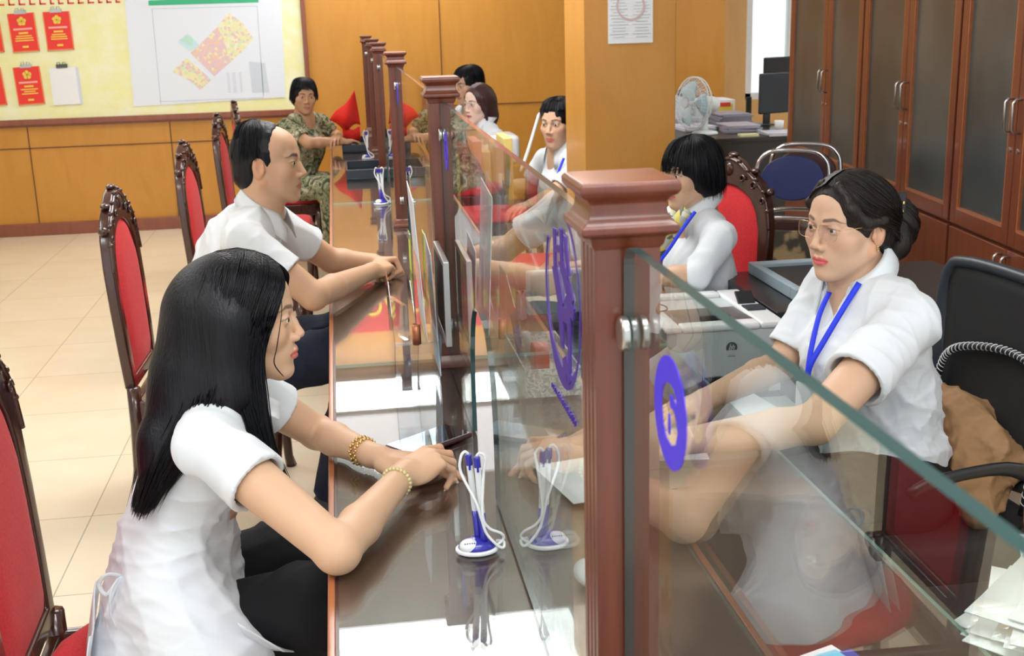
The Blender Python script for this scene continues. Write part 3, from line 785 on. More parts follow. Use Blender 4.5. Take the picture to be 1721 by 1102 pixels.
# planning map
t = thing('map_poster', 'white planning map poster with a green title strip on the yellow board', 'poster', (-.98,9.97,1.0))
MB().prism([(-1.582,1.90),(-1.60,1.00),(-.405,1.028),(-.38,1.90)], 9.970, 9.974, 1).build('sheet', mat('bluish_white_poster', (.76,.82,.90), .5), t)
MB().prism([(-1.405,1.772),(-1.405,1.81),(-.555,1.83),(-.56,1.775)], 9.9685, 9.970, 1).build('title_strip', mat('green_strip', (.04,.45,.22), .5), t)
fr = MB()
for a, b2 in (((-1.385,1.745),(-1.381,1.01)), ((-.575,1.75),(-.571,1.045))): fr.prism([a, (a[0]+.004,a[1]), (b2[0]+.004-.01,b2[1]), (b2[0]-.01,b2[1])], 9.9685, 9.970, 1)
fr.bx((-1.385,9.9685,1.745), (-.571,9.970,1.748)); fr.bx((-1.395,9.9685,1.03), (-.58,9.970,1.033))
fr.build('border_lines', mat('grey_print', (.42,.5,.58), .6), t)
def patch_mat(name, cols, scale):
    m, nt, n, L, b = node_mat(name)
    tc = n.new('ShaderNodeTexCoord'); v = n.new('ShaderNodeTexVoronoi'); v.inputs['Scale'].default_value = scale
    rp = n.new('ShaderNodeValToRGB'); rp.color_ramp.interpolation = 'CONSTANT'; el = rp.color_ramp.elements
    while len(el) < len(cols): el.new(.5)
    for i, c in enumerate(cols): el[i].position = i/len(cols); el[i].color = (*c, 1)
    L.new(tc.outputs['Object'], v.inputs['Vector']); L.new(v.outputs['Color'], rp.inputs[0]); L.new(rp.outputs[0], b.inputs['Base Color']); b.inputs['Roughness'].default_value = .5
    return m
def mpt(x, y): return (-1.576+(x-60)/1440*1.215, 1.81-(y-50)/900*.80)    # measured on an enlarged view of the poster
def area(name, pts, m_): MB().prism([mpt(*p) for p in pts], 9.9685, 9.970, 1).build(name, m_, t)
Y_, O_, P_, K_, G_, Rr = (.80,.78,.46), (.82,.60,.38), (.78,.56,.54), (.74,.54,.62), (.66,.76,.52), (.78,.40,.34)
area('town_area', [(690,440),(870,290),(930,470),(960,600),(800,720),(600,510)], patch_mat('map_pink', [P_,K_,P_,O_,P_,K_,Y_,P_], 52))
area('field_area', [(870,290),(980,170),(1100,260),(1190,400),(1090,500),(960,600),(930,470)], patch_mat('map_yellow', [Y_,Y_,G_,Y_,(.84,.82,.58),P_,Y_,Y_], 54))
area('village_area', [(415,665),(560,550),(770,750),(660,835),(560,745)], patch_mat('map_orange', [O_,Y_,P_,Y_,Y_,K_,G_,O_], 54))
area('lake_area', [(490,410),(590,340),(690,440),(600,500)], patch_mat('map_blue', [(.6,.8,.85),(.55,.78,.85),P_,(.6,.8,.75),(.5,.75,.65)], 14))
area('legend', [(1130,600),(1280,620),(1300,880),(1140,880)], mat('legend_grey', (.60,.68,.76), .6))
lg = MB()
for i in range(14):
    for x0, w_ in ((915,25),(965,30),(1030,22)): 
        a = mpt(x0, 700+i*13); lg.bx((a[0],9.9687,a[1]), (a[0]+w_/1440*1.2,9.970,a[1]+.003))
lg.build('legend_text', mat('legend_text', (.45,.5,.6), .6), t)
# banner high on the far wall, seen mirrored in the counter glass
t = thing('wall_banner', 'long red banner with yellow capital letters high on the far wall', 'banner', (.8,9.99,2.06))
MB().bx((-.14,9.975,2.06), (2.2,9.998,2.50)).build('cloth', mat('banner_red', (.55,.02,.02), .6), t)
def text_mesh(name, s, size, loc, rot, m_, parent, ext=.002, sx=1.0):
    cu = bpy.data.curves.new(name, 'FONT'); cu.body = s; cu.size = size; cu.extrude = ext; cu.align_x = 'CENTER'; cu.align_y = 'CENTER'; cu.offset = .004*size
    tmp = bpy.data.objects.new('tmp', cu); COL.objects.link(tmp); bpy.context.view_layer.update()
    me = bpy.data.meshes.new_from_object(tmp.evaluated_get(bpy.context.evaluated_depsgraph_get())); bpy.data.objects.remove(tmp)
    me.materials.clear(); me.materials.append(m_)
    o = bpy.data.objects.new(name, me); COL.objects.link(o); o.parent = parent
    off = Vector((0,0,0)); q = parent
    while q is not None: off = off+Vector(q.location); q = q.parent
    o.location = Vector(loc)-off; o.rotation_euler = rot; o.scale = (sx, 1, 1); return o
by = mat('banner_yellow', (.90,.66,.05), .5)
for s, x in (('C', -.07), ('-', .04), ('\u0110', .20), ('\u00c2', .36), ('T', .53), ('H', 1.0), ('H', 1.22), ('I', 1.42), ('N', 1.62)):
    text_mesh('letter', s, .24, (x,9.972,2.25), (R(90),0,0), by, t)

# ------------------------------------------------------------------ cabinets along the right
CD = Vector((.0995,.995,0)); CN = Vector((-.995,.0995,0)); C0 = Vector((2.35,4.0,0))
frost, nt, n_, L_, b_ = node_mat('frosted_cabinet_glass')
tc = n_.new('ShaderNodeTexCoord'); nz = n_.new('ShaderNodeTexNoise'); nz.inputs['Scale'].default_value = 1.6; nz.inputs['Detail'].default_value = 3
rp = n_.new('ShaderNodeValToRGB'); e_ = rp.color_ramp.elements; e_[0].position = .35; e_[0].color = (.045,.055,.055,1); e_[1].position = .7; e_[1].color = (.13,.15,.145,1)
L_.new(tc.outputs['Object'], nz.inputs['Vector']); L_.new(nz.outputs[0], rp.inputs[0]); L_.new(rp.outputs[0], b_.inputs['Base Color']); b_.inputs['Roughness'].default_value = .28
vn = n_.new('ShaderNodeTexNoise'); vn.inputs['Scale'].default_value = 220; bp = n_.new('ShaderNodeBump'); bp.inputs['Strength'].default_value = .25; bp.inputs['Distance'].default_value = .002
L_.new(tc.outputs['Object'], vn.inputs['Vector']); L_.new(vn.outputs[0], bp.inputs['Height']); L_.new(bp.outputs[0], b_.inputs['Normal'])
def cabinet(s0, s1, label, doors):
    """s = distance along the row from C0"""
    t = thing('glass_door_cabinet', label, 'cabinet', C0+CD*((s0+s1)/2), group='tall cabinets along the right wall')
    Ro = Matrix((CD, CN, Vector((0,0,1)))).transposed()      # local x along the row, y out of the front
    def bx(q, a, b2): c = Ro @ Vector(((a[0]+b2[0])/2, (a[1]+b2[1])/2, (a[2]+b2[2])/2))+C0; q.box(c, [b2[i]-a[i] for i in range(3)], Ro)
    q = MB(); bx(q, (s0,-.45,0), (s1,-.03,2.3)); q.build('carcass', M['cabinet'], t)
    for i, (d0, d1) in enumerate(doors):
        h = 1 if i % 2 == 0 else -1      # handle side
        q = MB(); st = .055
        bx(q, (d0+.003,-.03,.79), (d0+st,-.004,2.28)); bx(q, (d1-st,-.03,.79), (d1-.003,-.004,2.28))
        bx(q, (d0+st,-.03,.79), (d1-st,-.004,.85)); bx(q, (d0+st,-.03,2.22), (d1-st,-.004,2.28))
        dr = q.build('upper_door', M['cabinet'], t, bevel=.003)
        q = MB(); bx(q, (d0+st,-.024,.85), (d1-st,-.018,2.22)); q.build('frosted_pane', frost, dr)
        q = MB(); bx(q, (d0+st,-.018,.85), (d1-st,-.006,.858)); bx(q, (d0+st,-.018,.858), (d0+st+.008,-.006,2.22)); bx(q, (d1-st-.008,-.018,.858), (d1-st,-.006,2.22)); q.build('beading', M['edgewood'], dr)
        hx = (d1-.03) if h == 1 else (d0+.03)
        def handle(zc, par, ln=.115):
            pts = [Vector((hx,-.004,zc-ln/2)), Vector((hx,.018,zc-ln/2)), Vector((hx,.027,zc-ln/2+.012)), Vector((hx,.027,zc+ln/2-.012)), Vector((hx,.018,zc+ln/2)), Vector((hx,-.004,zc+ln/2))]
            MB().tube([Ro @ p+C0 for p in pts], .0048, 8).build('handle', M['steel'], par, smooth=True)
        handle(1.25, dr)
        c = Ro @ Vector((hx,-.004,1.13))+C0
        MB().lathe([(.009,0),(.009,.004),(.006,.005)], c, 12, Matrix((CD,Vector((0,0,1)),CN)).transposed()).build('lock', M['steel'], dr)
        q = MB(); bx(q, (d0+.003,-.03,.06), (d1-.003,-.004,.775)); dl = q.build('lower_door', M['cabinet'], t, bevel=.003)
        handle(.713, dl, .085)
    return t
# stiles measured at: 6.82 | 6.03 | 5.43 | 4.86 | 4.36 | 3.91 ... along the row; handles pair up between doors
cabinet(1.555, 2.84, 'farthest tall mahogany cabinet with frosted glass doors, by the window', [(1.56,2.12),(2.12,2.83)])
cabinet(.425, 1.55, 'middle tall mahogany cabinet with frosted glass doors and paired handles', [(.43,.97),(.97,1.545)])
cabinet(-.625, .42, 'nearest tall mahogany cabinet with frosted glass doors, behind the mesh chair', [(-.62,-.10),(-.10,.415)])
cabinet(-1.7, -.63, 'tall mahogany cabinet mostly beyond the right picture edge', [(-1.69,-1.16),(-1.16,-.635)])
# ------------------------------------------------------------------ carved red chairs (local: faces +x, origin on the floor under the seat)
def carved_chair(loc, rz, label, group='carved wooden chairs with red upholstery'):
    t = thing('carved_chair', label, 'chair', loc, rz, group); K = dict(parent=t, world=False)
    # back posts and outline: local y across, z up; the back leans slightly
    def bk(y, z, dx=0): return Vector((-.235-.035*max(0, (z-.45))/.65+dx, y, z))
    out = [(-.20,.46), (-.215,.6), (-.225,.75), (-.225,.88), (-.205,.97), (-.165,1.03), (-.11,1.065), (-.055,1.10), (0,1.115), (.055,1.10), (.11,1.065), (.165,1.03), (.205,.97), (.225,.88), (.225,.75), (.215,.6), (.20,.46)]
    inn = [(-.155,.50), (-.165,.6), (-.172,.75), (-.168,.86), (-.15,.92), (-.12,.965), (-.08,.99), (-.04,1.003), (0,1.008), (.04,1.003), (.08,.99), (.12,.965), (.15,.92), (.168,.86), (.172,.75), (.165,.6), (.155,.50)]
    m = MB(); n = len(out); vs = []
    for dx in (-.018, .018):
        for q in (out, inn): vs += [bk(y, z, dx) for y, z in q]
    fs = []
    for i in range(n):
        j = (i+1) % n
        fs += [(i,n+i,n+j,j), (2*n+i,2*n+j,3*n+j,3*n+i), (i,j,2*n+j,2*n+i), (n+i,3*n+i,3*n+j,n+j)]
    m.add(vs, fs)
    m.build('back_frame', M['chairwood'], bevel=.007, **K)
    cr = MB()       # carved crest: beads and scrolls along the top
    top = spline([bk(y, z, .016) for y, z in out[3:14]], 60)
    cr.tube([p+Vector((.002,0,-.012)) for p in top], .007, 8)
    for i in range(5, 58, 5): cr.ball(top[i]+Vector((.002,0,-.004)), (.009,.010,.008), 10, 8)
    for s in (-1, 1):
        for k, (y, z, r) in enumerate(((.135,1.035,.022), (.075,1.055,.019), (.185,.985,.018))):
            pts = [bk(s*(y+r*(1-a/11)*math.cos(a*.62)), z-.02+r*(1-a/11)*math.sin(a*.62), .022) for a in range(10)]
            cr.tube(pts, [.0048-.0002*i for i in range(10)], 6)
    cr.ball(bk(0, 1.065, .018), (.010,.022,.026), 12, 8); cr.ball(bk(0, 1.118, 0), (.015,.026,.009), 12, 8)
    for s in (-1, 1): cr.ball(bk(s*.205, 1.0, 0), (.017,.015,.015), 10, 8); cr.ball(bk(s*.12, 1.068, 0), (.017,.022,.011), 10, 8)
    cr.build('crest_carving', M['chairwood'], smooth=True, **K)
    # cushioned back panel
    pm = MB(); c = (0, .75); rows = []
    for sgn in (1, -1):
        vs = []; fs = []; L = 5
        for l in range(L+1):
            f = 1-l/L
            for y, z in inn:
                vs.append(bk(y*f, c[1]+(z-c[1])*f, sgn*(.008+.020*math.sqrt(max(0, 1-f**3)))))
        for l in range(L):
            for i in range(n):
                j = (i+1) % n; fs.append((l*n+i, l*n+j, (l+1)*n+j, (l+1)*n+i))
        pm.add(vs, fs)
    pm.build('back_cushion', M['redcloth'], smooth=True, **K)
    st = MB(); poly = [(-.225,-.2),(.2,-.225),(.235,-.2),(.245,0),(.235,.2),(.2,.225),(-.225,.2)]
    lev = [(.40,1.0),(.45,1.0),(.468,.97),(.478,.86),(.482,.5)]
    vs = []; fs = []; n2 = len(poly)
    for z, k in lev: vs += [Vector((x*k, y*k, z)) for x, y in poly]
    for i in range(len(lev)-1):
        for a in range(n2): b2 = (a+1) % n2; fs.append((i*n2+a, i*n2+b2, (i+1)*n2+b2, (i+1)*n2+a))
    fs += [tuple(range(n2))[::-1], tuple((len(lev)-1)*n2+a for a in range(n2))]
    st.add(vs, fs).build('seat_cushion', M['redcloth'], sub=2, smooth=True, **K)
    r = MB()
    for s in (-1, 1): r.box((0, s*.205, .385), (.44,.026,.075))
    r.box((.232,0,.385), (.026,.40,.075)); r.box((-.225,0,.385), (.026,.38,.075))
    r.build('seat_rail', M['chairwood'], bevel=.005, **K)
    for s in (-1, 1):
        q = MB().tube([(.228,s*.205,.40), (.232,s*.208,.30), (.222,s*.205,.16), (.228,s*.206,.04), (.236,s*.208,0)], [.027,.026,.019,.017,.021], 8)
        q.build('leg', M['chairwood'], smooth=True, **K)
        q = MB().tube([(-.225,s*.205,.47), (-.225,s*.205,.34), (-.235,s*.205,.18), (-.262,s*.206,.04), (-.275,s*.207,0)], [.023,.024,.021,.018,.019], 8)
        q.build('leg', M['chairwood'], smooth=True, **K)
    return t
def rename_copy(src, loc, rz, label):
    c = copy_tree(src); c.location = loc; c.rotation_euler = (0,0,rz); c['label'] = label; return c
ch = carved_chair((-.42,2.17,0), R(2), 'carved dark wood chair with red upholstery in the near left corner, under the long-haired woman')
rename_copy(ch, (-.50,4.14,0), R(-2), 'carved red chair with its whole side in view, right behind the long-haired woman')
rename_copy(ch, (-.44,5.62,0), R(-3), 'carved red chair second in the row, behind the man in the white polo')
rename_copy(ch, (-.43,7.22,0), R(-2), 'carved red chair with a brown crest, near the wall, just above the man\'s head')
rename_copy(ch, (-.42,8.35,0), R(8), 'farthest carved red chair, under the woman in patterned clothes')
rename_copy(ch, (1.19,4.14,0), R(203), 'carved red chair on the staff side, holding the short-haired woman')

# ------------------------------------------------------------------ pen stands
cp = mat('white_cord', (.82,.83,.85), .4)
def pen_stand(loc, rz, label):
    t = thing('pen_stand', label, 'pen stand', loc, rz, 'blue and white pen stands on the counter'); K = dict(parent=t, world=False)
    sx = Matrix.Diagonal((1,.78,1))
    MB().lathe([(.034,0),(.0375,.002),(.0375,.006),(.034,.008)], seg=40, M=sx).build('base_rim', M['whiteplastic'], smooth=False, bevel=.0008, **K)
    MB().lathe([(.033,.007),(.031,.013),(.024,.019),(.012,.023),(.001,.024)], seg=36, M=sx).build('base_dome', M['blueink'], smooth=True, **K)
    b = MB(); b.ball((-.014,-.008,.013), (.0175,.0155,.0125), 20, 12); b.build('badge', M['whiteplastic'], smooth=True, **K)
    q = MB()
    for i, z in enumerate((.026,.0215)):
        for k in range(5-i): q.box((-.022+.004*k+.001*i,-.0185-.0012*k*0,z-.004), (.0022,.0012,.0018), Matrix.Rotation(R(-40),3,'X'))
    q.build('badge_lettering', mat('dark_blue_print', (.02,.02,.12), .5), **K)
    for i, (x, y, tx) in enumerate(((.012,-.006,.02), (.004,.008,-.03))):
        a = Vector((x,y,.016)); up = Vector((tx*.6-.06,.02,1)).normalized()
        MB().tube([a, a+up*.012, a+up*.055], [.0078,.0062,.0058], 16).build('pen_socket', M['blueink'], smooth=True, **K)
        p = MB().tube([a+up*.052, a+up*.056, a+up*.135, a+up*.150, a+up*.153], [.0052,.0056,.0056,.0052,.004], 16).build('pen', M['whiteplastic'], smooth=True, **K)
        q = MB(); q.tube([a+up*.137, a+up*.156], [.0062,.0058], 12); q.box(a+up*.143+Vector((0,-.0065,0)), (.004,.0025,.026)); q.build('pen_clip', M['blueink'], bevel=.0008, parent=p, world=False)
        top = a+up*.157
        if i == 0: pts = [top, top+Vector((.006,-.003,.006)), top+Vector((.014,-.004,-.004)), top+Vector((.010,-.004,-.035)), Vector((.010,-.014,.07)), Vector((.020,-.012,.045)), Vector((.040,-.008,.032)), Vector((.046,-.002,.020)), Vector((.036,-.004,.010)), Vector((.028,-.004,.008))]
        else: pts = [top, top+Vector((-.006,-.002,.005)), top+Vector((-.013,-.004,-.004)), top+Vector((-.014,-.006,-.03)), Vector((-.001,-.012,.095)), Vector((.008,-.014,.062)), Vector((.016,-.014,.035)), Vector((.034,-.014,.012)), Vector((.044,-.010,.006)), Vector((.046,0,.012)), Vector((.034,.006,.012))]
        q = MB().tube(spline(pts, 60), .0025, 8); q.build('cord', cp, smooth=True, **K)
    return t
ps = pen_stand((.190,1.865,.76), 0, 'blue and white two-pen stand in the foreground, below the woman\'s hands')
for l, z, lab in (((.185,5.80,.76), R(15), 'pen stand beside the third post, in the middle of the counter'), ((.175,7.75,.76), R(-25), 'farthest pen stand, next to the red cap')):
    rename_copy(ps, l, z, lab)

# ------------------------------------------------------------------ phone
Ro = Matrix.Rotation(R(37), 3, 'Z'); c = Vector((.150,2.405,.7605))
t = thing('smartphone', 'smartphone with a dark red case lying screen up under the woman\'s fingers', 'phone', c)
MB().box(c+Vector((0,0,.0055)), (.176,.088,.011), Ro).build('case', mat('dark_red_case', (.035,.006,.010), .4), t, bevel=.004)
scr = mat('black_mirror_screen', (.01,.012,.02), .02, coat=1, spec=1)
scr.node_tree.nodes['Principled BSDF'].inputs['Metallic'].default_value = 1; scr.node_tree.nodes['Principled BSDF'].inputs['Base Color'].default_value = (.75,.80,.88,1)
MB().box(c+Vector((0,0,.0115)), (.168,.080,.0012), Ro).build('screen', scr, t)
q = MB()
for k in range(7): q.ball(c+Ro @ Vector((-.088-.004*k,.012+.012*math.sin(k*1.7),.004+.002*(k % 2))), .005, 10, 8)
o = q.build('beaded_strap', M['blueink'], t, smooth=True)

# ------------------------------------------------------------------ acrylic stand, framed signs, leaflets
t = thing('acrylic_stand', 'clear acrylic leaflet stand on the counter against the glass', 'leaflet stand', (.17,2.85,.76))
q = MB(); q.bx((.10,2.80,.7605), (.212,3.1,.7625))
for x in (.10,.155,.21): q.prism([(2.83,.7625),(3.08,.7625),(3.08,1.0),(2.95,1.0),(2.70,.905)], x-.001, x+.001, 0)
q.add([(.10,2.83,.763),(.155,2.83,.763),(.155,2.70,.905),(.10,2.70,.905),(.10,2.832,.763),(.155,2.832,.763),(.155,2.702,.905),(.10,2.702,.905)], [(0,1,2,3),(7,6,5,4),(0,3,7,4),(1,5,6,2),(2,6,7,3),(0,4,5,1)])
q.add([(.155,2.83,.763),(.21,2.83,.763),(.21,2.70,.905),(.155,2.70,.905),(.155,2.832,.763),(.21,2.832,.763),(.21,2.702,.905),(.155,2.702,.905)], [(0,1,2,3),(7,6,5,4),(0,3,7,4),(1,5,6,2),(2,6,7,3),(0,4,5,1)])
q.build('pockets', M['acrylic'], t)
q = MB(); q.bx((.10,2.72,.893), (.238,2.90,.897)); q.build('ledge', M['acrylic'], t)
q = MB(); q.prism([(.088,2.705),(.10,2.70),(.128,2.60),(.118,2.598)], .94, 1.02, 2); q.build('side_flap', M['acrylic'], t)
def leaflet(x, lean, y0, y1, z0, z1, label, cols):
    t = thing('leaflet', label, 'leaflet', (x,(y0+y1)/2,z0), group='leaflets in the acrylic stand'); q = MB()
    q.add([(x,y0,z0),(x,y1,z0),(x-lean,y1,z1+.02),(x-lean,y0,z1),(x+.002,y0,z0),(x+.002,y1,z0),(x+.002-lean,y1,z1+.02),(x+.002-lean,y0,z1)], [(0,1,2,3),(7,6,5,4),(0,3,7,4),(1,5,6,2),(2,6,7,3),(0,4,5,1)])
    q.build('sheet', mat('pale_blue_leaflet', (.66,.70,.80), .35), t)
    for a, b2, m_ in cols:
        za, zb = z0+(z1-z0)*a, z0+(z1-z0)*b2; q = MB(); f = lambda z: x-lean*(z-z0)/(z1-z0)-.0006
        q.add([(f(za),y0+.002,za),(f(za),y1-.01,za),(f(zb),y1-.01,zb),(f(zb),y0+.002,zb)], [(0,1,2,3)]); q.build('printed_band', m_, t, fix=False)
    return t
pk = mat('peach_print', (.80,.45,.38), .4); py_ = mat('soft_yellow_print', (.82,.70,.35), .4)
leaflet(.176, .018, 2.72, 2.93, .905, 1.235, 'taller pale leaflet with faint orange bands in the acrylic stand', [(.3,.55,pk),(.0,.08,py_)])
leaflet(.208, .012, 2.76, 2.94, .80, 1.10, 'shorter leaflet standing in front of the steel framed sign', [(.38,.55,pk),(.55,.7,py_),(.2,.26,py_)])
for i, (x, lab) in enumerate(((.2245,'narrow steel frame standing on edge in the stand by the second post'),)):
    t = thing('sign_frame', lab, 'sign frame', (x,2.78,.897))
    q = MB(); y0, y1, z0, z1 = 2.665, 2.94, .898, 1.10; b_ = .014; w_ = .014
    q.bx((x-w_/2,y0,z0), (x+w_/2,y0+b_,z1)); q.bx((x-w_/2,y1-b_,z0), (x+w_/2,y1,z1)); q.bx((x-w_/2,y0+b_,z0), (x+w_/2,y1-b_,z0+b_)); q.bx((x-w_/2,y0+b_,z1-b_), (x+w_/2,y1-b_,z1))
    q.build('frame', M['steel'], t, bevel=.002)
    MB().bx((x-w_/2+.003,y0+b_,z0+b_), (x+w_/2-.003,y1-b_,z1-b_)).build('panel', M['black'], t)
t = thing('copper_roll', 'small copper coloured rolled strip in front of the leaflets', 'roll', (.15,2.70,.906))
q = MB(); A_ = [(.150+.010*math.cos(R(a))*(1-a/1600), 2.68+.010*math.sin(R(a))*(1-a/1600)) for a in range(0, 560, 20)]
q.sheet([[(x,y,.906) for x, y in A_], [(x,y,.955) for x, y in A_]], .001); q.build('strip', mat('copper', (.45,.16,.08), .3, metal=.6), t, smooth=True)
t = thing('upright_card', 'narrow green and yellow card standing by the arched opening past the second post', 'card', (.226,4.2,.76))
MB().bx((.225,4.15,.7605), (.228,4.24,.90)).build('card', mat('lime_card', (.62,.75,.08), .4), t)
MB().bx((.2237,4.15,.88), (.225,4.24,.90)).build('blue_band', M['blueink'], t)
# black document trays and red cap far along the counter
for (x0, y0, x1, y1, h, lab) in ((.03,6.74,.265,7.2,.055,'flat black tray lying across the counter between the far posts'), (.02,8.15,.20,8.75,.05,'dark tray under the arms of the woman in patterned clothes')):
    t = thing('document_tray', lab, 'tray', ((x0+x1)/2,(y0+y1)/2,.76))
    q = MB(); q.bx((x0,y0,.7605), (x1,y1,.768)); q.bx((x0,y0,.768), (x1,y0+.01,.76+h)); q.bx((x0,y1-.01,.768), (x1,y1,.76+h)); q.bx((x0,y0+.01,.768), (x0+.01,y1-.01,.76+h)); q.bx((x1-.01,y0+.01,.768), (x1,y1-.01,.76+h))
    q.build('tray', M['dblue'], t, bevel=.003)
t = thing('red_hat', 'bright red stiff cap held up on the counter beside the woman in patterned clothes', 'hat', (.07,8.32,.82))
rc = mat('bright_red_fabric', (.85,.03,.02), .6, spec=.3, bump=(40,.4,.01,(1,1,1)))
rows = []
for i in range(10):
    u = i/9; row = []
    for j in range(12):
        v = j/11
        a = Vector((-.055,8.22,.975)); b2 = Vector((.125,8.25,1.155)); c2 = Vector((.155,8.34,.93)); d2 = Vector((.03,8.30,.905))
        p = (a*(1-u)+b2*u)*(1-v)+(d2*(1-u)+c2*u)*v
        p += Vector((0,-.06*math.sin(math.pi*v)*math.sin(math.pi*min(1, u*1.1)),.012*math.sin(7*u+3*v)))
        row.append(p)
    rows.append(row)
MB().sheet(rows, .004).build('crown', rc, t, smooth=True)
rows = [[Vector((.03+.12*i/8,8.33+.02*j,.905-.05*j+.01*math.sin(i))) for i in range(9)] for j in range(3)]
MB().sheet(rows, .003).build('brim', rc, t, smooth=True)

# ------------------------------------------------------------------ staff side of the counter
t = thing('tissue_box', 'white floral patterned tissue box holding stamps and pens', 'box', (.47,2.85,.76))
fl, nt, n_, L_, b_ = node_mat('grey_floral_card')
tc = n_.new('ShaderNodeTexCoord'); nz = n_.new('ShaderNodeTexNoise'); nz.inputs['Scale'].default_value = 55; nz.inputs['Detail'].default_value = 4; nz.inputs['Distortion'].default_value = 2.5
rp = n_.new('ShaderNodeValToRGB'); e_ = rp.color_ramp.elements; e_[0].position = .46; e_[0].color = (.30,.32,.33,1); e_[1].position = .52; e_[1].color = (.74,.73,.68,1)
L_.new(tc.outputs['Object'], nz.inputs['Vector']); L_.new(nz.outputs[0], rp.inputs[0]); L_.new(rp.outputs[0], b_.inputs['Base Color']); b_.inputs['Roughness'].default_value = .5
q = MB(); x0, x1, y0, y1, z1 = .40, .535, 2.66, 3.0, .83
q.bx((x0,y0,.7605), (x1,y1,.764)); q.bx((x0,y0,.764), (x1,y0+.004,z1)); q.bx((x0,y1-.004,.764), (x1,y1,z1)); q.bx((x0,y0+.004,.764), (x0+.004,y1-.004,z1)); q.bx((x1-.004,y0+.004,.764), (x1,y1-.004,z1))
q.build('box', fl, t)
t = thing('rubber_stamp', 'red rubber stamp lying in the floral box', 'stamp', (.47,2.83,.80))
MB().bx((.445,2.80,.765), (.485,2.86,.845)).build('body', mat('red_plastic', (.55,.03,.03), .4), t, bevel=.006)
t = thing('marker_pen', 'thick blue marker sticking out of the floral box', 'pen', (.43,2.95,.77))
MB().tube([(.436,2.96,.77), (.42,2.94,.87)], .009, 12).build('barrel', M['blueink'], t, smooth=True)
MB().tube([(.42,2.94,.87), (.414,2.932,.90)], .0095, 12).build('cap', M['dblue'], t, smooth=True)
t = thing('glue_stick', 'grey glue tube leaning in the floral box', 'tube', (.45,2.90,.77))
MB().tube([(.462,2.91,.77), (.438,2.885,.86)], .011, 12).build('body', M['greyplastic'], t, smooth=True)
t = thing('desktop_monitor', 'computer monitor behind the glass, just above the floral box', 'monitor', (.64,3.33,.76))
q = MB(); q.box((.66,3.32,.97), (.30,.03,.19), None); 
o = MB().bx((.51,3.31,.765+.03), (.80,3.335,.925)).build('housing', M['greyplastic'], t, bevel=.006)
MB().bx((.52,3.305,.80), (.79,3.31,.915)).build('rear_panel', mat('grey_gradient_plastic', (.30,.33,.35), .3), t)
q = MB(); q.bx((.64,3.33,.775), (.67,3.35,.80)); q.bx((.58,3.29,.7605), (.73,3.40,.775)); q.build('foot', M['dblue'], t, bevel=.003)
# papers under the clerk's hands
for (x, y, a, s, lab) in ((.62,2.35,-8,(.21,.297),'white form on the counter under the hands of the woman in glasses'), (.44,2.14,12,(.148,.21),'white slip of paper just behind the big post')):
    t = thing('paper_form', lab, 'paper', (x,y,.7605))
    MB().box((x,y,.7612), (*s,.0012), Matrix.Rotation(R(a),3,'Z')).build('sheet', M['paper'], t)
t = thing('computer_mouse', 'small white computer mouse half hidden by the big post', 'mouse', (.345,1.72,.76))
q = MB(); q.ball((.358,1.72,.7605+.012), (.028,.045,.016), 20, 12); q.build('shell', M['whiteplastic'], t, smooth=True)
# leaflets at the bottom edge
lb_ = mat('sky_blue_print', (.25,.62,.85), .4); dp = mat('violet_print', (.10,.08,.40), .4)
for i, (x, y, a, m_, lab) in enumerate(((.60,1.365,20,M['paper'],'white leaflet at the bottom of the pile by the lower picture edge'), (.615,1.35,14,dp,'violet leaflet in the pile by the lower picture edge'), (.60,1.345,17,lb_,'sky blue leaflet on top of the pile by the lower picture edge'))):
    t = thing('folded_leaflet', lab, 'leaflet', (x,y,.7605+.004*i))
    MB().box((x,y,.7625+.004*i), (.15-.01*i,.12,.0035), Matrix.Rotation(R(a),3,'Z')).build('sheet', m_, t)
# printer and its stand
t = thing('printer_stand', 'low dark stand under the laser printer', 'stand', (1.07,3.4,0))
MB().bx((.895,3.16,0), (1.24,3.70,.545)).build('body', M['blackdesk'], t, bevel=.004)
t = thing('laser_printer', 'grey and white laser printer with a paper tray, behind the glass', 'printer', (1.07,3.4,.546))
X0, X1, Y0, Y1 = .895, 1.245, 3.2, 3.62
q = MB(); q.bx((X0,Y0,.60), (X1,Y1,.748)); q.build('body', M['greyplastic'], t, bevel=.01)
q = MB(); q.bx((X0,Y0+.06,.546), (X1,Y1,.60)); q.bx((X1-.04,Y0+.005,.546), (X1,Y0+.06,.60)); q.build('lower_body', mat('white_grey_plastic', (.62,.65,.66), .45), t, bevel=.004)
MB().bx((X0+.02,Y0+.05,.56), (X1-.05,Y0+.062,.597)).build('paper_slot', M['dblue'], t)
q = MB(); q.bx((X0-.006,Y0-.008,.742), (X0+.045,Y1,.762)); q.bx((X1-.07,Y0-.008,.742), (X1+.006,Y1,.762)); q.bx((X0+.045,Y0-.008,.742), (X1-.07,Y0+.05,.762)); q.bx((X0+.045,Y1-.05,.742), (X1-.07,Y1,.762)); q.build('top_cover', M['whiteplastic'], t, bevel=.008)
q = MB(); q.add([(X0+.045,Y0+.05,.758),(X1-.07,Y0+.05,.758),(X1-.07,Y1-.05,.742),(X0+.045,Y1-.05,.742),(X0+.045,Y0+.05,.75),(X1-.07,Y0+.05,.75),(X1-.07,Y1-.05,.735),(X0+.045,Y1-.05,.735)], [(0,1,2,3),(7,6,5,4),(0,4,5,1),(1,5,6,2),(2,6,7,3),(3,7,4,0)]); q.build('output_tray', mat('smoky_grey_plastic', (.09,.08,.08), .35), t)
MB().bx((X0+.12,Y0+.06,.757), (X1-.14,Y0+.075,.772)).build('paper_stop', M['black'], t, bevel=.003)
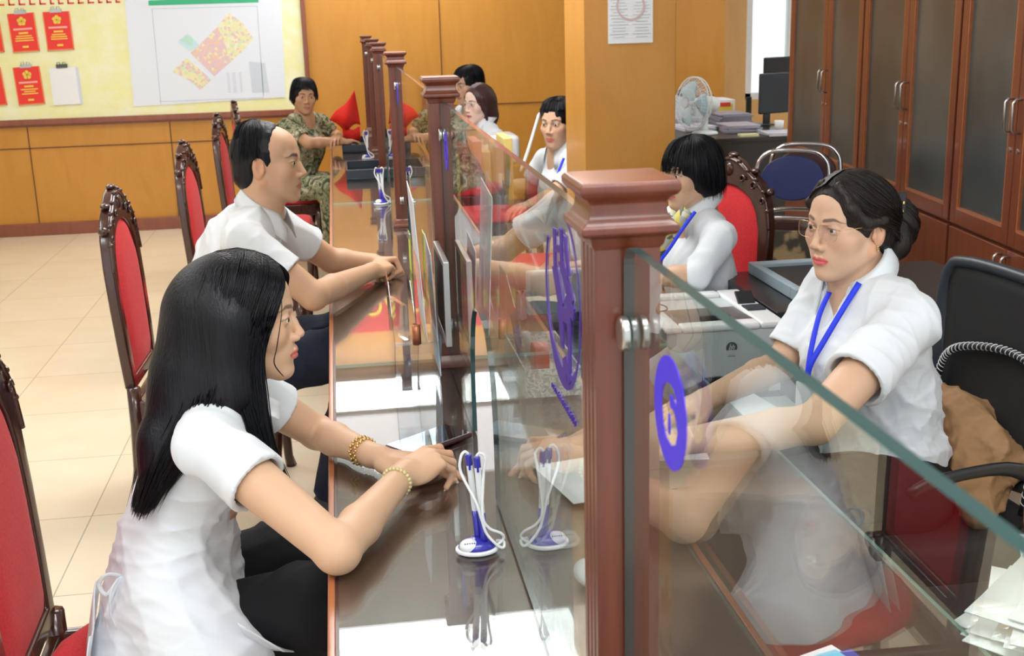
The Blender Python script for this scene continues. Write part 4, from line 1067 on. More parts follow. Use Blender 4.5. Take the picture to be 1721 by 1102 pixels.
q = MB(); q.bx((X1-.062,Y0+.13,.762), (X1-.006,Y0+.19,.767)); q.build('button_panel', M['dblue'], t)
q = MB().box((X1-.035,Y0+.24,.777), (.055,.05,.008), Matrix.Rotation(R(35),3,'X')); q.build('display', M['black'], t, bevel=.002)
q = MB(); cx, cz = (X0+X1)/2+.02, .69; q.lathe([(.017,0),(.017,.0008)], (cx,Y0-.0002,cz), 28, Matrix.Rotation(R(90),3,'X')); q.build('logo_disc', mat('dark_grey_print', (.05,.06,.07), .4), t)
q = MB()
for k, (a, h) in enumerate(((-.006,.020), (.003,.014))):
    q.box((cx+a,Y0-.0016,cz+.002), (.0022,.001,h), Matrix.Rotation(R(14),3,'Y')); q.box((cx+a+.004,Y0-.0016,cz-.001), (.0022,.001,.012), Matrix.Rotation(R(14),3,'Y')); q.box((cx+a+.002,Y0-.0016,cz+.004), (.005,.001,.002))
q.box((cx,Y0-.0016,cz-.013), (.034,.001,.011)); q.build('logo_letters', M['greyplastic'], t)
q = MB(); q.box((cx,Y0-.0004,cz-.026), (.022,.0008,.003)); q.box((X0+.03,Y0-.0004,.612), (.028,.0008,.004)); q.build('model_marks', mat('grey_print2', (.2,.22,.24), .5), t)
t = thing('printed_sheets', 'loose white sheets in front of the printer', 'papers', (1.0,2.98,.0))
t.location = (.98,3.0,.548)
q = MB(); q.box((1.02,3.03,.551), (.21,.26,.004), Matrix.Rotation(R(-12),3,'Z')); q.box((1.06,3.05,.555), (.21,.26,.003), Matrix.Rotation(R(9),3,'Z')); q.build('sheet', M['paper'], t)
t = thing('side_shelf', 'pale green low shelf in front of the printer', 'shelf', (1.0,3.0,0))
MB().bx((.88,2.80,.525), (1.24,3.155,.547)).build('board', mat('pale_green_laminate', (.45,.52,.47), .3), t); q = MB()
for x in (.89,1.22):
    for y in (2.82,3.13): q.bx((x-.01,y-.01,0), (x+.01,y+.01,.525))
q.build('legs_frame', M['dblue'], t)
t = thing('black_cable', 'thin black cable lying on the printer', 'cable', (.93,3.40,.762))
MB().tube(spline([(.90,3.50,.766),(.93,3.47,.768),(.955,3.43,.767),(.945,3.385,.766),(.90,3.37,.766)], 24), .0022, 6).build('cord', M['black'], t, smooth=True)
# black side desk with a grey scanner
t = thing('side_desk', 'black side desk behind the printer, between the two staff women', 'desk', (1.62,3.75,0))
q = MB(); q.bx((1.262,3.30,.725), (2.05,3.87,.76)); q.build('top', M['blackdesk'], t, bevel=.004)
q = MB(); q.bx((1.28,3.32,0), (1.31,3.85,.725)); q.bx((1.31,3.32,.1), (2.0,3.35,.725)); q.bx((2.0,3.32,0), (2.03,3.85,.725)); q.build('panel', M['blackdesk'], t)
t = thing('flat_scanner', 'grey framed flat scanner with a black lid on the side desk', 'scanner', (1.53,3.7,.761))
q = MB(); x0, x1, y0, y1, z0, z1 = 1.36, 1.72, 3.40, 3.84, .7605, .80
q.bx((x0,y0,z0), (x1,y0+.05,z1)); q.bx((x0,y1-.05,z0), (x1,y1,z1)); q.bx((x0,y0+.05,z0), (x0+.03,y1-.05,z1)); q.bx((x1-.03,y0+.05,z0), (x1,y1-.05,z1)); q.build('frame', mat('blue_grey_plastic', (.30,.38,.43), .35), t, bevel=.004)
MB().bx((x0+.03,y0+.05,z0), (x1-.03,y1-.05,z1-.012)).build('lid', M['black'], t)
MB().box((1.30,3.83,.775), (.012,.012,.028)).build('usb_stick', M['whiteplastic'], t)
# near right: low cabinet with a stack of plastic sleeves
t = thing('low_cabinet', 'low black cabinet in the bottom right corner', 'cabinet', (1.15,1.3,0))
MB().bx((.875,.9,0), (1.45,1.70,.70)).build('body', M['blackdesk'], t, bevel=.004)
sl = mat('milky_plastic_sleeve', (.80,.84,.84), .12, coat=.6, spec=.6)
rng = random.Random(11)
for i in range(17):
    a = rng.uniform(-24,10)-6; x = 1.06+rng.uniform(-.02,.03)+.002*i; y = 1.49+rng.uniform(-.03,.03)-.004*i; z = .7025+i*.0070
    t = thing('plastic_sleeve', 'translucent document sleeve in the stack in the bottom right corner', 'document sleeve', (x,y,z), group='document sleeves stacked in the corner')
    rows = [[Vector((.185*(2*u/6-1), .135*(2*v/4-1), .006*max(0,(u-4))*.35*math.sin(i+v)+.0006*math.sin(3*u+i))) for v in range(5)] for u in range(7)]
    Rm = Matrix.Rotation(R(a+60),3,'Z')
    MB().sheet([[Rm @ p+Vector((x,y,z+.0012)) for p in r_] for r_ in rows], .0022).build('sleeve', sl if i % 3 else M['paper'], t, smooth=True)
# F / G desks : files and a small white printer on the counter
fcol = [('yellow file folder', (.80,.60,.14)), ('dark red file folder', (.45,.04,.07)), ('pink file folder', (.72,.30,.38)), ('cream file folder', (.74,.62,.42)), ('grey file folder', (.34,.34,.36)), ('amber file folder', (.78,.62,.20))]
for i, (nm, c_) in enumerate(fcol):
    x = .50+.052*i; y = 5.45+.09*(i % 2); h = .26+.03*((i*7) % 3)
    t = thing('file_folder', nm+' standing in the row on the staff side of the glass', 'folder', (x,y,.76), group='upright file folders on the staff side')
    MB().bx((x,y,.7605), (x+.042,y+.26,.76+h)).build('spine', mat(nm.replace(' ','_').replace(',',''), c_, .5), t, bevel=.004)
    MB().bx((x+.012,y-.001,.86), (x+.030,y,.93)).build('spine_label', M['paper'], t)
t = thing('storage_box', 'pale cardboard box between the file folders and the far staff', 'box', (.72,6.3,.76))
q = MB(); q.bx((.60,6.15,.7605), (.84,6.45,.93)); q.build('body', mat('pale_card', (.62,.55,.44), .7), t, bevel=.004); MB().bx((.595,6.145,.93), (.845,6.455,.955)).build('lid', M['paper'], t, bevel=.003)
t = thing('small_white_printer', 'small white rounded printer beside the woman with reddish hair', 'printer', (.95,6.72,0)); t.location = (.93,6.72,.761)
MB().bx((.82,6.60,.82), (1.0,6.86,.985)).build('body', M['whiteplastic'], t, bevel=.03); MB().bx((.83,6.598,.84), (.95,6.6,.87)).build('slot', M['dblue'], t)
MB().bx((.82,6.60,.7615), (.86,6.86,.83)).build('foot', M['greyplastic'], t)
t = thing('staff_desk', 'staff desk joined to the back of the counter under the white printer', 'desk', (1.0,6.75,0))
MB().bx((.866,6.5,.725), (1.15,7.0,.76)).build('top', M['blackdesk'], t); MB().bx((.87,6.52,0), (.90,6.98,.725)).build('panel', M['blackdesk'], t)
# ------------------------------------------------------------------ back desk with papers, fan and monitor
t = thing('back_desk', 'large black office desk in front of the window', 'desk', (2.7,8.6,0))
MB().bx((2.28,7.95,.735), (3.22,9.7,.765)).build('top', M['blackdesk'], t, bevel=.004)
q = MB(); q.bx((2.30,7.97,0), (3.20,8.0,.735)); q.bx((2.30,8.0,0), (2.33,9.68,.735)); q.bx((3.17,8.0,0), (3.2,9.68,.735)); q.build('panel', M['blackdesk'], t)
t = thing('grey_cabinet', 'pale grey low cabinet between the column and the back desk', 'cabinet', (2.13,8.3,0))
MB().bx((2.0,8.05,0), (2.27,8.6,.83)).build('body', mat('pale_grey_metal', (.60,.60,.57), .4), t, bevel=.004); MB().bx((2.02,8.046,.45), (2.25,8.05,.78)).build('drawer', M['greyplastic'], t)
rng = random.Random(4)
for i, (x, y, a, h, c_, lab) in enumerate(((2.62,8.66,4,.03,(.60,.62,.72),'pale lilac stack of papers on the back desk, just behind the fan'), (2.88,8.42,-6,.05,(.40,.38,.45),'grey-violet stack of files in the middle of the back desk'), (3.10,8.06,88,.02,(.55,.55,.62),'thin stack of sheets at the right end of the back desk'), (2.94,8.80,5,.10,(.30,.29,.35),'tall dark stack of files at the back of the back desk'), (2.62,9.02,-4,.06,(.42,.42,.50),'grey file stack beside the white tray on the back desk'))):
    t = thing('paper_stack', lab, 'papers', (x,y,.766)); q = MB()
    n = int(h/.01)
    for k in range(n): q.box((x+rng.uniform(-.01,.01),y+rng.uniform(-.01,.01),.771+.01*k), (.24,.32,.0085), Matrix.Rotation(R(a+rng.uniform(-6,6)),3,'Z'))
    q.build('sheets', mat('file_%d' % i, c_, .5), t)
t = thing('note_block', 'small yellow note block on the front edge of the back desk', 'note block', (2.86,8.03,.766))
MB().bx((2.76,8.0,.766), (2.89,8.07,.782)).build('block', mat('pale_yellow_paper', (.75,.75,.42), .7), t)
t = thing('glass_cup', 'small white cup at the right end of the back desk', 'cup', (3.14,8.28,.766))
MB().lathe([(.025,0),(.032,.03),(.034,.075),(.030,.075),(.026,.01)], (3.14,8.28,.7655), 20).build('body', M['whiteplastic'], t, smooth=True)
t = thing('dark_monitor', 'dark computer monitor on the back desk in front of the bright window', 'monitor', (3.12,8.6,.766))
Ro = Matrix.Rotation(R(18),3,'Z')
MB().box((3.27,8.75,1.0), (.27,.035,.30), Ro).build('housing', M['dblue'], t, bevel=.01)
MB().box((3.255,8.725,1.0), (.25,.02,.27), Ro).build('screen', M['dblue'], t); q = MB(); q.box((3.22,8.76,.81), (.05,.03,.09)); q.box((3.17,8.74,.772), (.18,.14,.012)); q.build('stand', M['black'], t, bevel=.003)
t = thing('second_monitor', 'taller black screen edge behind the dark monitor', 'monitor', (3.17,9.1,.766))
MB().box((3.43,9.12,1.08), (.26,.03,.34), Ro).build('housing', M['black'], t, bevel=.01); q = MB(); q.box((3.17,9.1,.772), (.08,.1,.012)); q.box((3.2,9.11,.86), (.04,.02,.18)); q.build('stand', M['black'], t)
t = thing('window_box', 'bright white and yellow carton on the window side of the back desk', 'box', (2.98,9.3,.766))
MB().bx((2.80,9.2,.7655), (3.12,9.5,.93)).build('carton', M['paper'], t, bevel=.004); MB().bx((2.98,9.196,.80), (3.10,9.2,.90)).build('yellow_label', yel, t); MB().bx((2.97,9.192,.88), (3.08,9.196,.91)).build('red_label', red, t)
t = thing('paper_tray', 'white tray with sheets beside the fan motor', 'tray', (2.62,9.0,.766))
MB().bx((2.45,9.2,.7655), (2.74,9.5,.96)).build('tray', mat('bluish_white_plastic', (.66,.75,.82), .4), t, bevel=.004)
t = thing('desk_camera', 'small black webcam on top of the white tray', 'webcam', (2.72,9.3,.96)); MB().ball((2.70,9.3,.99), .03, 14, 10).build('body', M['black'], t, smooth=True)
# desk fan (faces -x, turned a little to the camera)
t = thing('desk_fan', 'white desk fan with a round wire guard on the back desk', 'fan', (2.56,8.25,.766))
ax = Vector((-.93,-.37,.10)).normalized(); fc = Vector((2.50,8.25,.985)); FF = Fr(fc, ax, (0,0,1), 1)
fw_ = mat('fan_white_plastic', (.70,.76,.76), .35); gq = MB(); Rg = .185
rings = [(.185,.0),(.185,.025),(.15,.055),(.10,.07),(.05,.078),(.15,-.04),(.10,-.055),(.05,-.06)]
for r_, x in rings: gq.tube([FF.p((x, r_*math.cos(a*math.pi/16), r_*math.sin(a*math.pi/16))) for a in range(32)], .0035 if r_ > .18 else .0016, 6, closed=True)
for k in range(48):
    a = k*math.pi/24
    gq.tube([FF.p((x, r_*math.cos(a), r_*math.sin(a))) for r_, x in ((.03,.08),(.10,.07),(.15,.055),(.185,.025),(.185,0),(.15,-.04),(.10,-.055),(.04,-.062))], .0014, 4)
gq.build('wire_guard', fw_, t, smooth=True)
MB().lathe([(.035,.076),(.03,.086),(.01,.088)], fc, 20, Matrix((FF.y, FF.z, FF.x)).transposed()).build('guard_badge', M['greyplastic'], t)
for k in range(3):
    rows = []
    for i in range(6):
        r_ = .02+.028*i; row = []
        for j in range(6):
            a = R(120*k+(-38+76*j/5)*(1-.35*abs(i-3)/3)); tw = .022*(j/5-.5)
            row.append(FF.p((tw+.012, r_*math.cos(a), r_*math.sin(a))))
        rows.append(row)
    MB().sheet(rows, .002).build('blade', mat('pale_blue_blade', (.45,.62,.68), .3), t, smooth=True)
MB().lathe([(.030,-.20),(.052,-.19),(.060,-.15),(.060,-.085),(.050,-.062),(.02,-.05),(.018,.03)], fc, 28, Matrix((FF.y, FF.z, FF.x)).transposed()).build('motor_housing', fw_, t, smooth=True)
q = MB(); q.tube([FF.p((-.11,0,-.05)), FF.p((-.11,0,-.16)), Vector((2.585,8.27,.785))], [.02,.022,.03], 14); q.build('neck', fw_, t, smooth=True)
MB().lathe([(.09,.0),(.095,.008),(.085,.02),(.03,.03)], (2.585,8.27,.7655), 28).build('foot', fw_, t, smooth=True)

# ------------------------------------------------------------------ folded chairs against the black desk
def folding_chair(loc, rz, label, padm, backm, tilt):
    t = thing('folding_chair', label, 'chair', loc, rz, 'folded metal chairs'); K = dict(parent=t, world=False)
    T = Matrix.Rotation(R(tilt),3,'X')
    def P(x, z, y=0): return T @ Vector((x,y,z))
    q = MB(); q.tube([P(x,z) for x, z in spline([(-.20,0,0),(-.19,.45,0),(-.165,.72,0),(-.165,.90,0),(-.14,.965,0),(-.08,.995,0),(.08,.995,0),(.14,.965,0),(.165,.90,0),(.165,.72,0),(.19,.45,0),(.20,0,0)], 60) for x, z in [(x, z)]] if 0 else [P(v[0],v[1]) for v in spline([(-.20,0,0),(-.19,.45,0),(-.165,.72,0),(-.165,.90,0),(-.14,.965,0),(-.08,.995,0),(.08,.995,0),(.14,.965,0),(.165,.90,0),(.165,.72,0),(.19,.45,0),(.20,0,0)], 70)], .011, 10)
    q.build('rear_frame', M['chrome'], smooth=True, **K)
    q = MB(); q.tube([P(v[0],v[1],-.035) for v in spline([(-.17,.0,0),(-.17,.4,0),(-.16,.62,0),(-.13,.68,0),(.13,.68,0),(.16,.62,0),(.17,.4,0),(.17,.0,0)], 50)], .010, 10)
    q.tube([P(-.17,.12,-.035), P(.17,.12,-.035)], .008, 8); q.build('front_frame', M['chrome'], smooth=True, **K)
    q = MB(); q.add([tuple(P(x,z,y)) for y in (-.005,.022) for x, z in arc(0,.87,.145,0,360,25,.105)[:-1]], [tuple(range(24)), tuple(range(47,23,-1))]+[(i,(i+1)%24,(i+1)%24+24,i+24) for i in range(24)])
    q.build('backrest', backm, bevel=.006, **K)
    rr = [(-.145,.25),(-.15,.3),(-.15,.55),(-.12,.63),(.12,.63),(.15,.55),(.15,.3),(.145,.25),(.11,.22),(-.11,.22)]
    q = MB(); q.add([tuple(P(x,z,y)) for y in (-.058,-.03) for x, z in rr], [tuple(range(10)), tuple(range(19,9,-1))]+[(i,(i+1)%10,(i+1)%10+10,i+10) for i in range(10)])
    q.build('seat', padm, bevel=.008, **K)
    return t
tan, nt, n_, L_, b_ = node_mat('worn_tan_vinyl')
tc = n_.new('ShaderNodeTexCoord'); nz = n_.new('ShaderNodeTexNoise'); nz.inputs['Scale'].default_value = 7; nz.inputs['Detail'].default_value = 8
rp = n_.new('ShaderNodeValToRGB'); e_ = rp.color_ramp.elements; e_[0].position = .47; e_[0].color = (.05,.045,.03,1); e_[1].position = .53; e_[1].color = (.38,.28,.14,1)
L_.new(tc.outputs['Object'], nz.inputs['Vector']); L_.new(nz.outputs[0], rp.inputs[0]); L_.new(rp.outputs[0], b_.inputs['Base Color'])
fa = folding_chair((2.03,5.2,0), R(-28), 'folded chrome chair with a dark blue backrest and worn tan seat', tan, mat('navy_vinyl', (.015,.03,.16), .4, coat=.2), -7)
fb = copy_tree(fa); fb.location = (2.18,5.42,0); fb['label'] = 'second folded chair, mostly hidden behind the one with the blue backrest'
bv = mat('brown_vinyl', (.06,.014,.012), .4)
for c_ in fb.children:
    if c_.name.startswith(('backrest','seat')): c_.data = c_.data.copy(); c_.data.materials[0] = bv

# ------------------------------------------------------------------ office chairs
def office_chair_mesh():
    t = thing('mesh_office_chair', 'black mesh office chair with a striped lumbar tube, behind the woman in glasses', 'chair', (1.34,2.52,0), R(184)); K = dict(parent=t, world=False)
    # local: faces +x; back plane near x=-.2
    def B(y, z, dx=0): return Vector((-.175-.07*(z-.5)+dx-.25*y*y*-1, y, z))
    q = MB(); out = spline([(y,z,0) for y, z in ((.20,.56),(.235,.70),(.25,.90),(.235,.99),(.18,1.015),(0,1.02),(-.18,1.015),(-.235,.99),(-.25,.90),(-.235,.70),(-.20,.56),(0,.53),(.20,.56))], 80)
    q.tube([B(p[0],p[1]) for p in out[:-1]], .019, 10, closed=True, flat=.8); q.build('back_frame', mat('dark_slate_plastic', (.028,.036,.048), .4), smooth=True, **K)
    rows = [[B(.235*(2*j/12-1)*(1-.12*(1-i/12)), .55+.46*i/12, .004) for j in range(13)] for i in range(13)]
    q = MB().sheet(rows, .004); q.build('back_mesh', M['mesh'], smooth=True, **K)
    pts = [B(p[0],p[1],.022) for p in spline([(y,z,0) for y, z in ((-.19,.50),(-.205,.62),(-.20,.74),(-.16,.80),(-.05,.835),(.08,.85),(.17,.83),(.20,.76),(.205,.62),(.19,.50))], 130)]
    q = MB().tube(pts, .0085, 10); q.build('front_lumbar_tube', M['black'], smooth=True, **K)
    q = MB()      # white stripes wound round the tube
    for k in range(64):
        u = 2+k*1.95; i = int(u)
        if i+2 >= len(pts): break
        p = pts[i]; d = (pts[i+2]-pts[i]).normalized(); a = d.cross(Vector((1,0,0))).normalized(); b2 = Vector((1,0,0))
        q.tube([p+a*.0092*math.cos(w_)+b2*.0092*math.sin(w_)+d*(w_-1.57)*.0045 for w_ in [x*.35 for x in range(-1, 11)]], .0014, 4)
    q.build('white_stripes', M['whiteplastic'], **K)
    q = MB(); q.box((.03,0,.425), (.50,.52,.11)); q.build('seat', mat('black_seat_cloth', (.012,.012,.014), .85), bevel=.025, **K)
    for s in (-1, 1):
        q = MB(); q.tube(spline([(-.16,s*.265,.60),(-.05,s*.275,.655),(.06,s*.28,.66),(.16,s*.28,.645),(.20,s*.275,.62)], 14), [.014]+[.024]*12+[.012], 10, flat=.5); ar = q.build('armrest', M['black'], smooth=True, **K)
        q = MB(); q.tube([(-.10,s*.272,.63), (-.12,s*.25,.5), (-.06,s*.22,.42)], .012, 10); q.build('arm_post', M['chrome'], smooth=True, **K)
    MB().tube([(0,0,.1),(0,0,.42)], .025, 14).build('column', M['chrome'], smooth=True, **K)
    for k in range(5):
        a = R(72*k+10); MB().tube([(0,0,.10),(.28*math.cos(a),.28*math.sin(a),.07)], [.022,.014], 10).build('base_leg', M['black'], smooth=True, **K)
        MB().ball((.28*math.cos(a),.28*math.sin(a),.028), (.028,.028,.028), 14, 10).build('castor', M['black'], smooth=True, **K)
    return t
office_chair_mesh()
t = thing('tan_jacket', 'tan brown jacket bunched on the mesh chair behind the woman in glasses', 'jacket', (1.46,2.5,.48))
JS = Sculpt((1.28,2.2,.46), (1.66,2.86,.80), .006)
JS.chain([(1.42,2.70,.70),(1.47,2.56,.66),(1.48,2.42,.61)], [.045,.06,.05], .03); JS.chain([(1.47,2.56,.62),(1.44,2.44,.54),(1.38,2.33,.52)], [.07,.07,.04], .03)
JS.chain([(1.50,2.46,.62),(1.53,2.36,.60)], [.04,.035], .02); JS.folds(.008, 38, 5, (1,1,.8)); JS.folds(.003, 90, 6)
JS.build('jacket_body', mat('tan_brown_cloth', (.36,.20,.09), .8, bump=(80,.3,.003,(1,1,1))), t)
def leather_chair(loc, rz, label, top):
    t = thing('leather_office_chair', label, 'chair', loc, rz, 'black leather office chairs'); K = dict(parent=t, world=False); lm = mat('black_leather', (.012,.013,.014), .35, coat=.15)
    rows = [[Vector((-.22-.06*i/10-.03*math.cos(math.pi*(j/8-.5)), (.24-.05*(i/10)**4)*(2*j/8-1), .52+(top-.52)*i/10)) for j in range(9)] for i in range(11)]
    MB().sheet(rows, .07).build('backrest', lm, smooth=True, bevel=.02, **K)
    MB().box((0,0,.46), (.48,.5,.10)).build('seat', lm, bevel=.03, **K)
    MB().tube([(0,0,.1),(0,0,.42)], .025, 14).build('column', M['chrome'], smooth=True, **K)
    for k in range(5):
        a = R(72*k); MB().tube([(0,0,.10),(.28*math.cos(a),.28*math.sin(a),.04)], [.022,.014], 8).build('base_leg', M['black'], smooth=True, **K)
    return t
lc = leather_chair((.86+.26,5.85,0), R(205), 'black leather office chair behind the woman half hidden by the column', 1.13)
lc2 = rename_copy(lc, (1.42,7.75,0), R(188), 'black leather office chair against the wall, right of the far staff'); lc2.scale = (.8,.8,1.02)
t = thing('power_cable', 'white cord hanging over the black leather chair', 'cord', (.98,5.93,.76))
MB().tube(spline([(.855,5.66,.905),(.90,5.70,1.0),(.945,5.72,1.12),(.965,5.74,1.165),(.985,5.78,1.16)], 20), .008, 8).build('cord', M['whiteplastic'], t, smooth=True)
# ------------------------------------------------------------------ figures
def bounds(pts, m):
    P = np.array([tuple(p) for p in pts]); return tuple(P.min(0)-m), tuple(P.max(0)+m)
def V3(p): return Vector(p)
TIPS = []
def body(t, H, skin, neck, sh, core, arms, res=.005, fres=.0022, hres=.0025, legs=(), hk={}, col={}, ng=1.0, armr=(.043,.036,.024)):
    """one continuous skin surface: head, neck, inner trunk, arms and hands"""
    s = H.s*100
    pts = [H.p((x,y,z)) for x in (-12,13) for y in (-10,10) for z in (-13,13)]+[V3(q) for q in core]+[V3(q) for q in sh]
    fine = []
    hp = [H.p((x,y,z)) for x in (-2.5,11.5) for y in (-9,9) for z in (-12,6)]; fine.append((*bounds(hp, .004), fres))
    for a in arms:
        pts += [V3(a['e']), V3(a['w'])]
        if 'd' in a:
            hc = V3(a['w'])+V3(a['d']).normalized()*.085; pts.append(V3(a['w'])+V3(a['d']).normalized()*.16)
            fine.append(([c-.11 for c in hc], [c+.11 for c in hc], hres))
    lo, hi = bounds(pts, .07); S = Sculpt(lo, hi, res, fine)
    head_sdf(S, H, **hk)
    nb = V3(neck); TIPS.clear()
    S.chain([H.p((-1.6,0,-4)), H.p((-2.2,0,-9)), nb], [.052*s*ng, .050*s*ng, .056*s*ng], .03)
    S.cone(sh[0], sh[1], .038, .038, .04)
    for q in sh: S.cone(nb, (nb+V3(q))/2+Vector((0,0,-.01)), .045*s, .035, .03)
    S.chain([nb]+list(core), [.06]+[.085]*len(core), .04)
    for i, a in enumerate(arms):
        r0, r1, r2 = a.get('r', armr); e, w_ = V3(a['e']), V3(a['w']); shp = V3(sh[i])
        S.cone(shp, e, r0*1.08, r1, .03); 
        m_ = e+(w_-e)*.3
        S.chain([e, m_, w_], [r1*.98, r1*.98, r2], .012)
        S.ell(e, (r1*.95,)*3, .012)
        if 'd' in a: TIPS[len(TIPS):] = hand_sdf(S, w_, a['d'], a['n'], a['side'], a['c'], a.get('t'), a.get('sc', 1.0), a.get('sp', .05), a.get('wr', 2.7))
    base = np.array(skin); hc = head_colour(H, skin, **col)
    wr = [(np.array(a['w'])+np.array(V3(a['d']).normalized())*.09) for a in arms if 'd' in a]
    def cf(V):
        c = np.tile(base, (len(V), 1)); hc(V, c)
        for w_ in wr:
            d = np.linalg.norm(V-w_, axis=1); m = (.10*np.clip((.09-d)/.04, 0, 1))[:, None]; c = c*(1-m)+m*base*np.array([1.1,.78,.72])
        return c
    b = S.build('body', M['skinA'], t, cf)
    eyes(H, b)
    return b
def garment(name, t, m_, fn, lo, hi, res=.005, fold=(), cuts=(), shell=None, fine=()):
    S = Sculpt(lo, hi, res, fine); fn(S)
    for amp, sc, sd, st, l_, h_ in fold: S.folds(amp, sc, sd, st, l_, h_)
    for c in cuts: c(S)
    return S.build(name, m_, t, None, 1)
def sleeve(S, a, b, r1, r2, k=.02):
    S.cone(a, b, r1, r2, k)
def hollow(S, a, b, r, ext=.03):
    """open the end of a sleeve at b: cut it square and hollow it out"""
    a, b = V3(a), V3(b); d = (b-a).normalized()
    S.cut(b, d, near=(tuple(b+d*.05), .09)); S.cone(b-d*ext, b+d*.02, r, r, .0, 's')
FAIR = (.64,.405,.275); FAIR2 = (.64,.40,.26); TAN = (.50,.28,.16); MALE = (.58,.345,.215)

def nails(t, tips, r=.0048, L=.013, m_=None):
    q = MB()
    for p, d in tips: q.tube([p-d*.002, p+d*L*.6, p+d*L], [r, r*.85, r*.25], 8, flat=.4)
    return q.build('fingernails', m_ or M['nail'], t, smooth=True)
M['nail'] = mat('long_pink_nails', (.85,.62,.56), .15, coat=.8)
# ================================================================== A : woman with long black hair, near left
pA = thing('person', 'woman with long black hair in a short white blouse, leaning on the counter', 'person', (-.35,2.18,0))
HA = Fr((-.199,2.185,1.113), (1,-.03,-.03), (0.03,0,1), .0104)
shA = [(-.262,2.035,.932), (-.225,2.36,.925)]      # right (near), left (far)
armsA = [dict(e=(-.045,1.835,.796), w=(.083,2.115,.812), d=(.80,.58,.16), n=(-.28,-.45,.84), side=1, c=[(22,42,22),(30,46,25),(38,50,28),(46,52,30)], r=(.044,.037,.023), t=[(1.6,2.6,-1.0),(4.4,4.0,-2.6),(7.0,3.6,-3.8),(9.2,2.4,-4.0)]),
         dict(e=(-.085,2.42,.80), w=(.035,2.265,.793), d=(.93,-.22,-.06), n=(.05,.10,1), side=-1, c=[(8,14,8),(8,14,8),(10,16,8),(12,18,10)], r=(.043,.035,.023))]
coreA = [(-.285,2.19,.83), (-.37,2.20,.66), (-.42,2.2,.55)]
bA = body(pA, HA, FAIR2, (-.245,2.19,.965), shA, coreA, armsA, res=.0055, fres=.0018, hres=.0022, hk=dict(w=.97, nose=.9, jaw=.92, lips=1.08, lid=.36, cheek=1.0), col=dict(lip=(.66,.17,.14), brow=(.10,.07,.055)), ng=.92)
nails(bA, TIPS, .0042, .011)
def shirtA(S):
    S.ell((-.285,2.195,.86), (.100,.150,.13), .03, rot=[[.95,0,.3],[0,1,0],[-.3,0,.95]])
    S.ell((-.345,2.20,.72), (.098,.135,.15), .05); S.ell((-.245,2.195,.85), (.082,.125,.09), .03)
    S.cone((-.365,2.2,.66), (-.375,2.2,.56), .118, .130, .04); S.cone((-.375,2.17,.56), (-.38,2.17,.47), .135, .165, .03); S.cone((-.37,2.25,.56), (-.37,2.25,.47), .125, .145, .03); S.cone((-.36,2.11,.62), (-.305,2.07,.49), .095, .135, .03)
    pass
    S.cone(shA[0], shA[1], .054, .052, .03); S.cone((-.25,2.17,.955), (-.26,2.09,.945), .05, .05, .03); S.cone((-.24,2.21,.955), (-.235,2.29,.94), .05, .05, .03)
    a = Vector(shA[0]); b = a+(Vector((-.045,1.835,.796))-a)*.40; sleeve(S, a, b, .052, .062, .02); S.ell(a+Vector((-.012,.0,-.012)), (.052,.050,.052), .02)
    a = Vector(shA[1]); b = a+(Vector((-.085,2.42,.80))-a)*.50; sleeve(S, a, b, .050, .058, .02)
def cutsA(S):
    for i, k in ((0,.40), (1,.50)):
        a = Vector(shA[i]); e = Vector(armsA[i]['e']); b = a+(e-a)*k; hollow(S, a, b, .049 if i == 0 else .046, .028)
    S.cut((-.38,2.2,.468), (0,0,-1)); S.cone((-.385,2.2,.44), (-.375,2.2,.53), .15, .11, 0, 's')
    S.cone((-.235,2.19,.93), (-.20,2.19,1.06), .056, .062, .0, 's'); S.cone((-.20,2.19,.97), (-.14,2.19,.93), .035, .02, 0, 's')
garment('blouse', pA, M['shirt'], shirtA, (-.62,1.86,.44), (-.06,2.47,1.02), .0042, fold=[(.0032,26,3,(1,1,1),None,None), (.0034,38,9,(.8,.6,1.25),(-.5,1.98,.5),(-.2,2.4,.85))], cuts=[cutsA])
# placket, waist ties, hem flap
q = MB()
q.tube(spline([(-.448,2.10,.66),(-.462,2.095,.64),(-.478,2.09,.60),(-.480,2.09,.55),(-.478,2.085,.50)], 16), .005, 6, flat=.35)
q.tube(spline([(-.450,2.10,.66),(-.470,2.08,.675),(-.488,2.085,.655),(-.478,2.09,.63),(-.455,2.10,.655)], 16), .0045, 6, flat=.4)
q.tube(spline([(-.452,2.10,.66),(-.466,2.07,.645),(-.470,2.07,.60),(-.462,2.07,.57)], 12), .003, 6, flat=.5)
q.build('waist_tie', M['shirt'], pA, smooth=True)
rows = [[Vector((-.50-.028*j/4-.03*(i/8),2.02+.26*i/8,.585-.03*j-.02*math.sin(i*.9))) for j in range(5)] for i in range(9)]
MB().sheet(rows, .003).build('peplum_back', M['shirt'], pA, smooth=True)
rows = [[Vector((-.235+.075*(j/5)+.02*(i/6),1.99+.03*i/6+.0,.60-.065*(j/5)-.07*(i/6)*(1-j/7))) for j in range(6)] for i in range(7)]
MB().sheet(rows, .003).build('hem_flap', M['shirt'], pA, smooth=True)
rows = [[Vector((-.183+.012*j,2.135+.012*j+.10*i/6,.955-.012*j-.012*math.sin(math.pi*i/6))) for j in range(4)] for i in range(7)]
MB().sheet(rows, .003).build('collar', M['shirt'], pA, smooth=True)
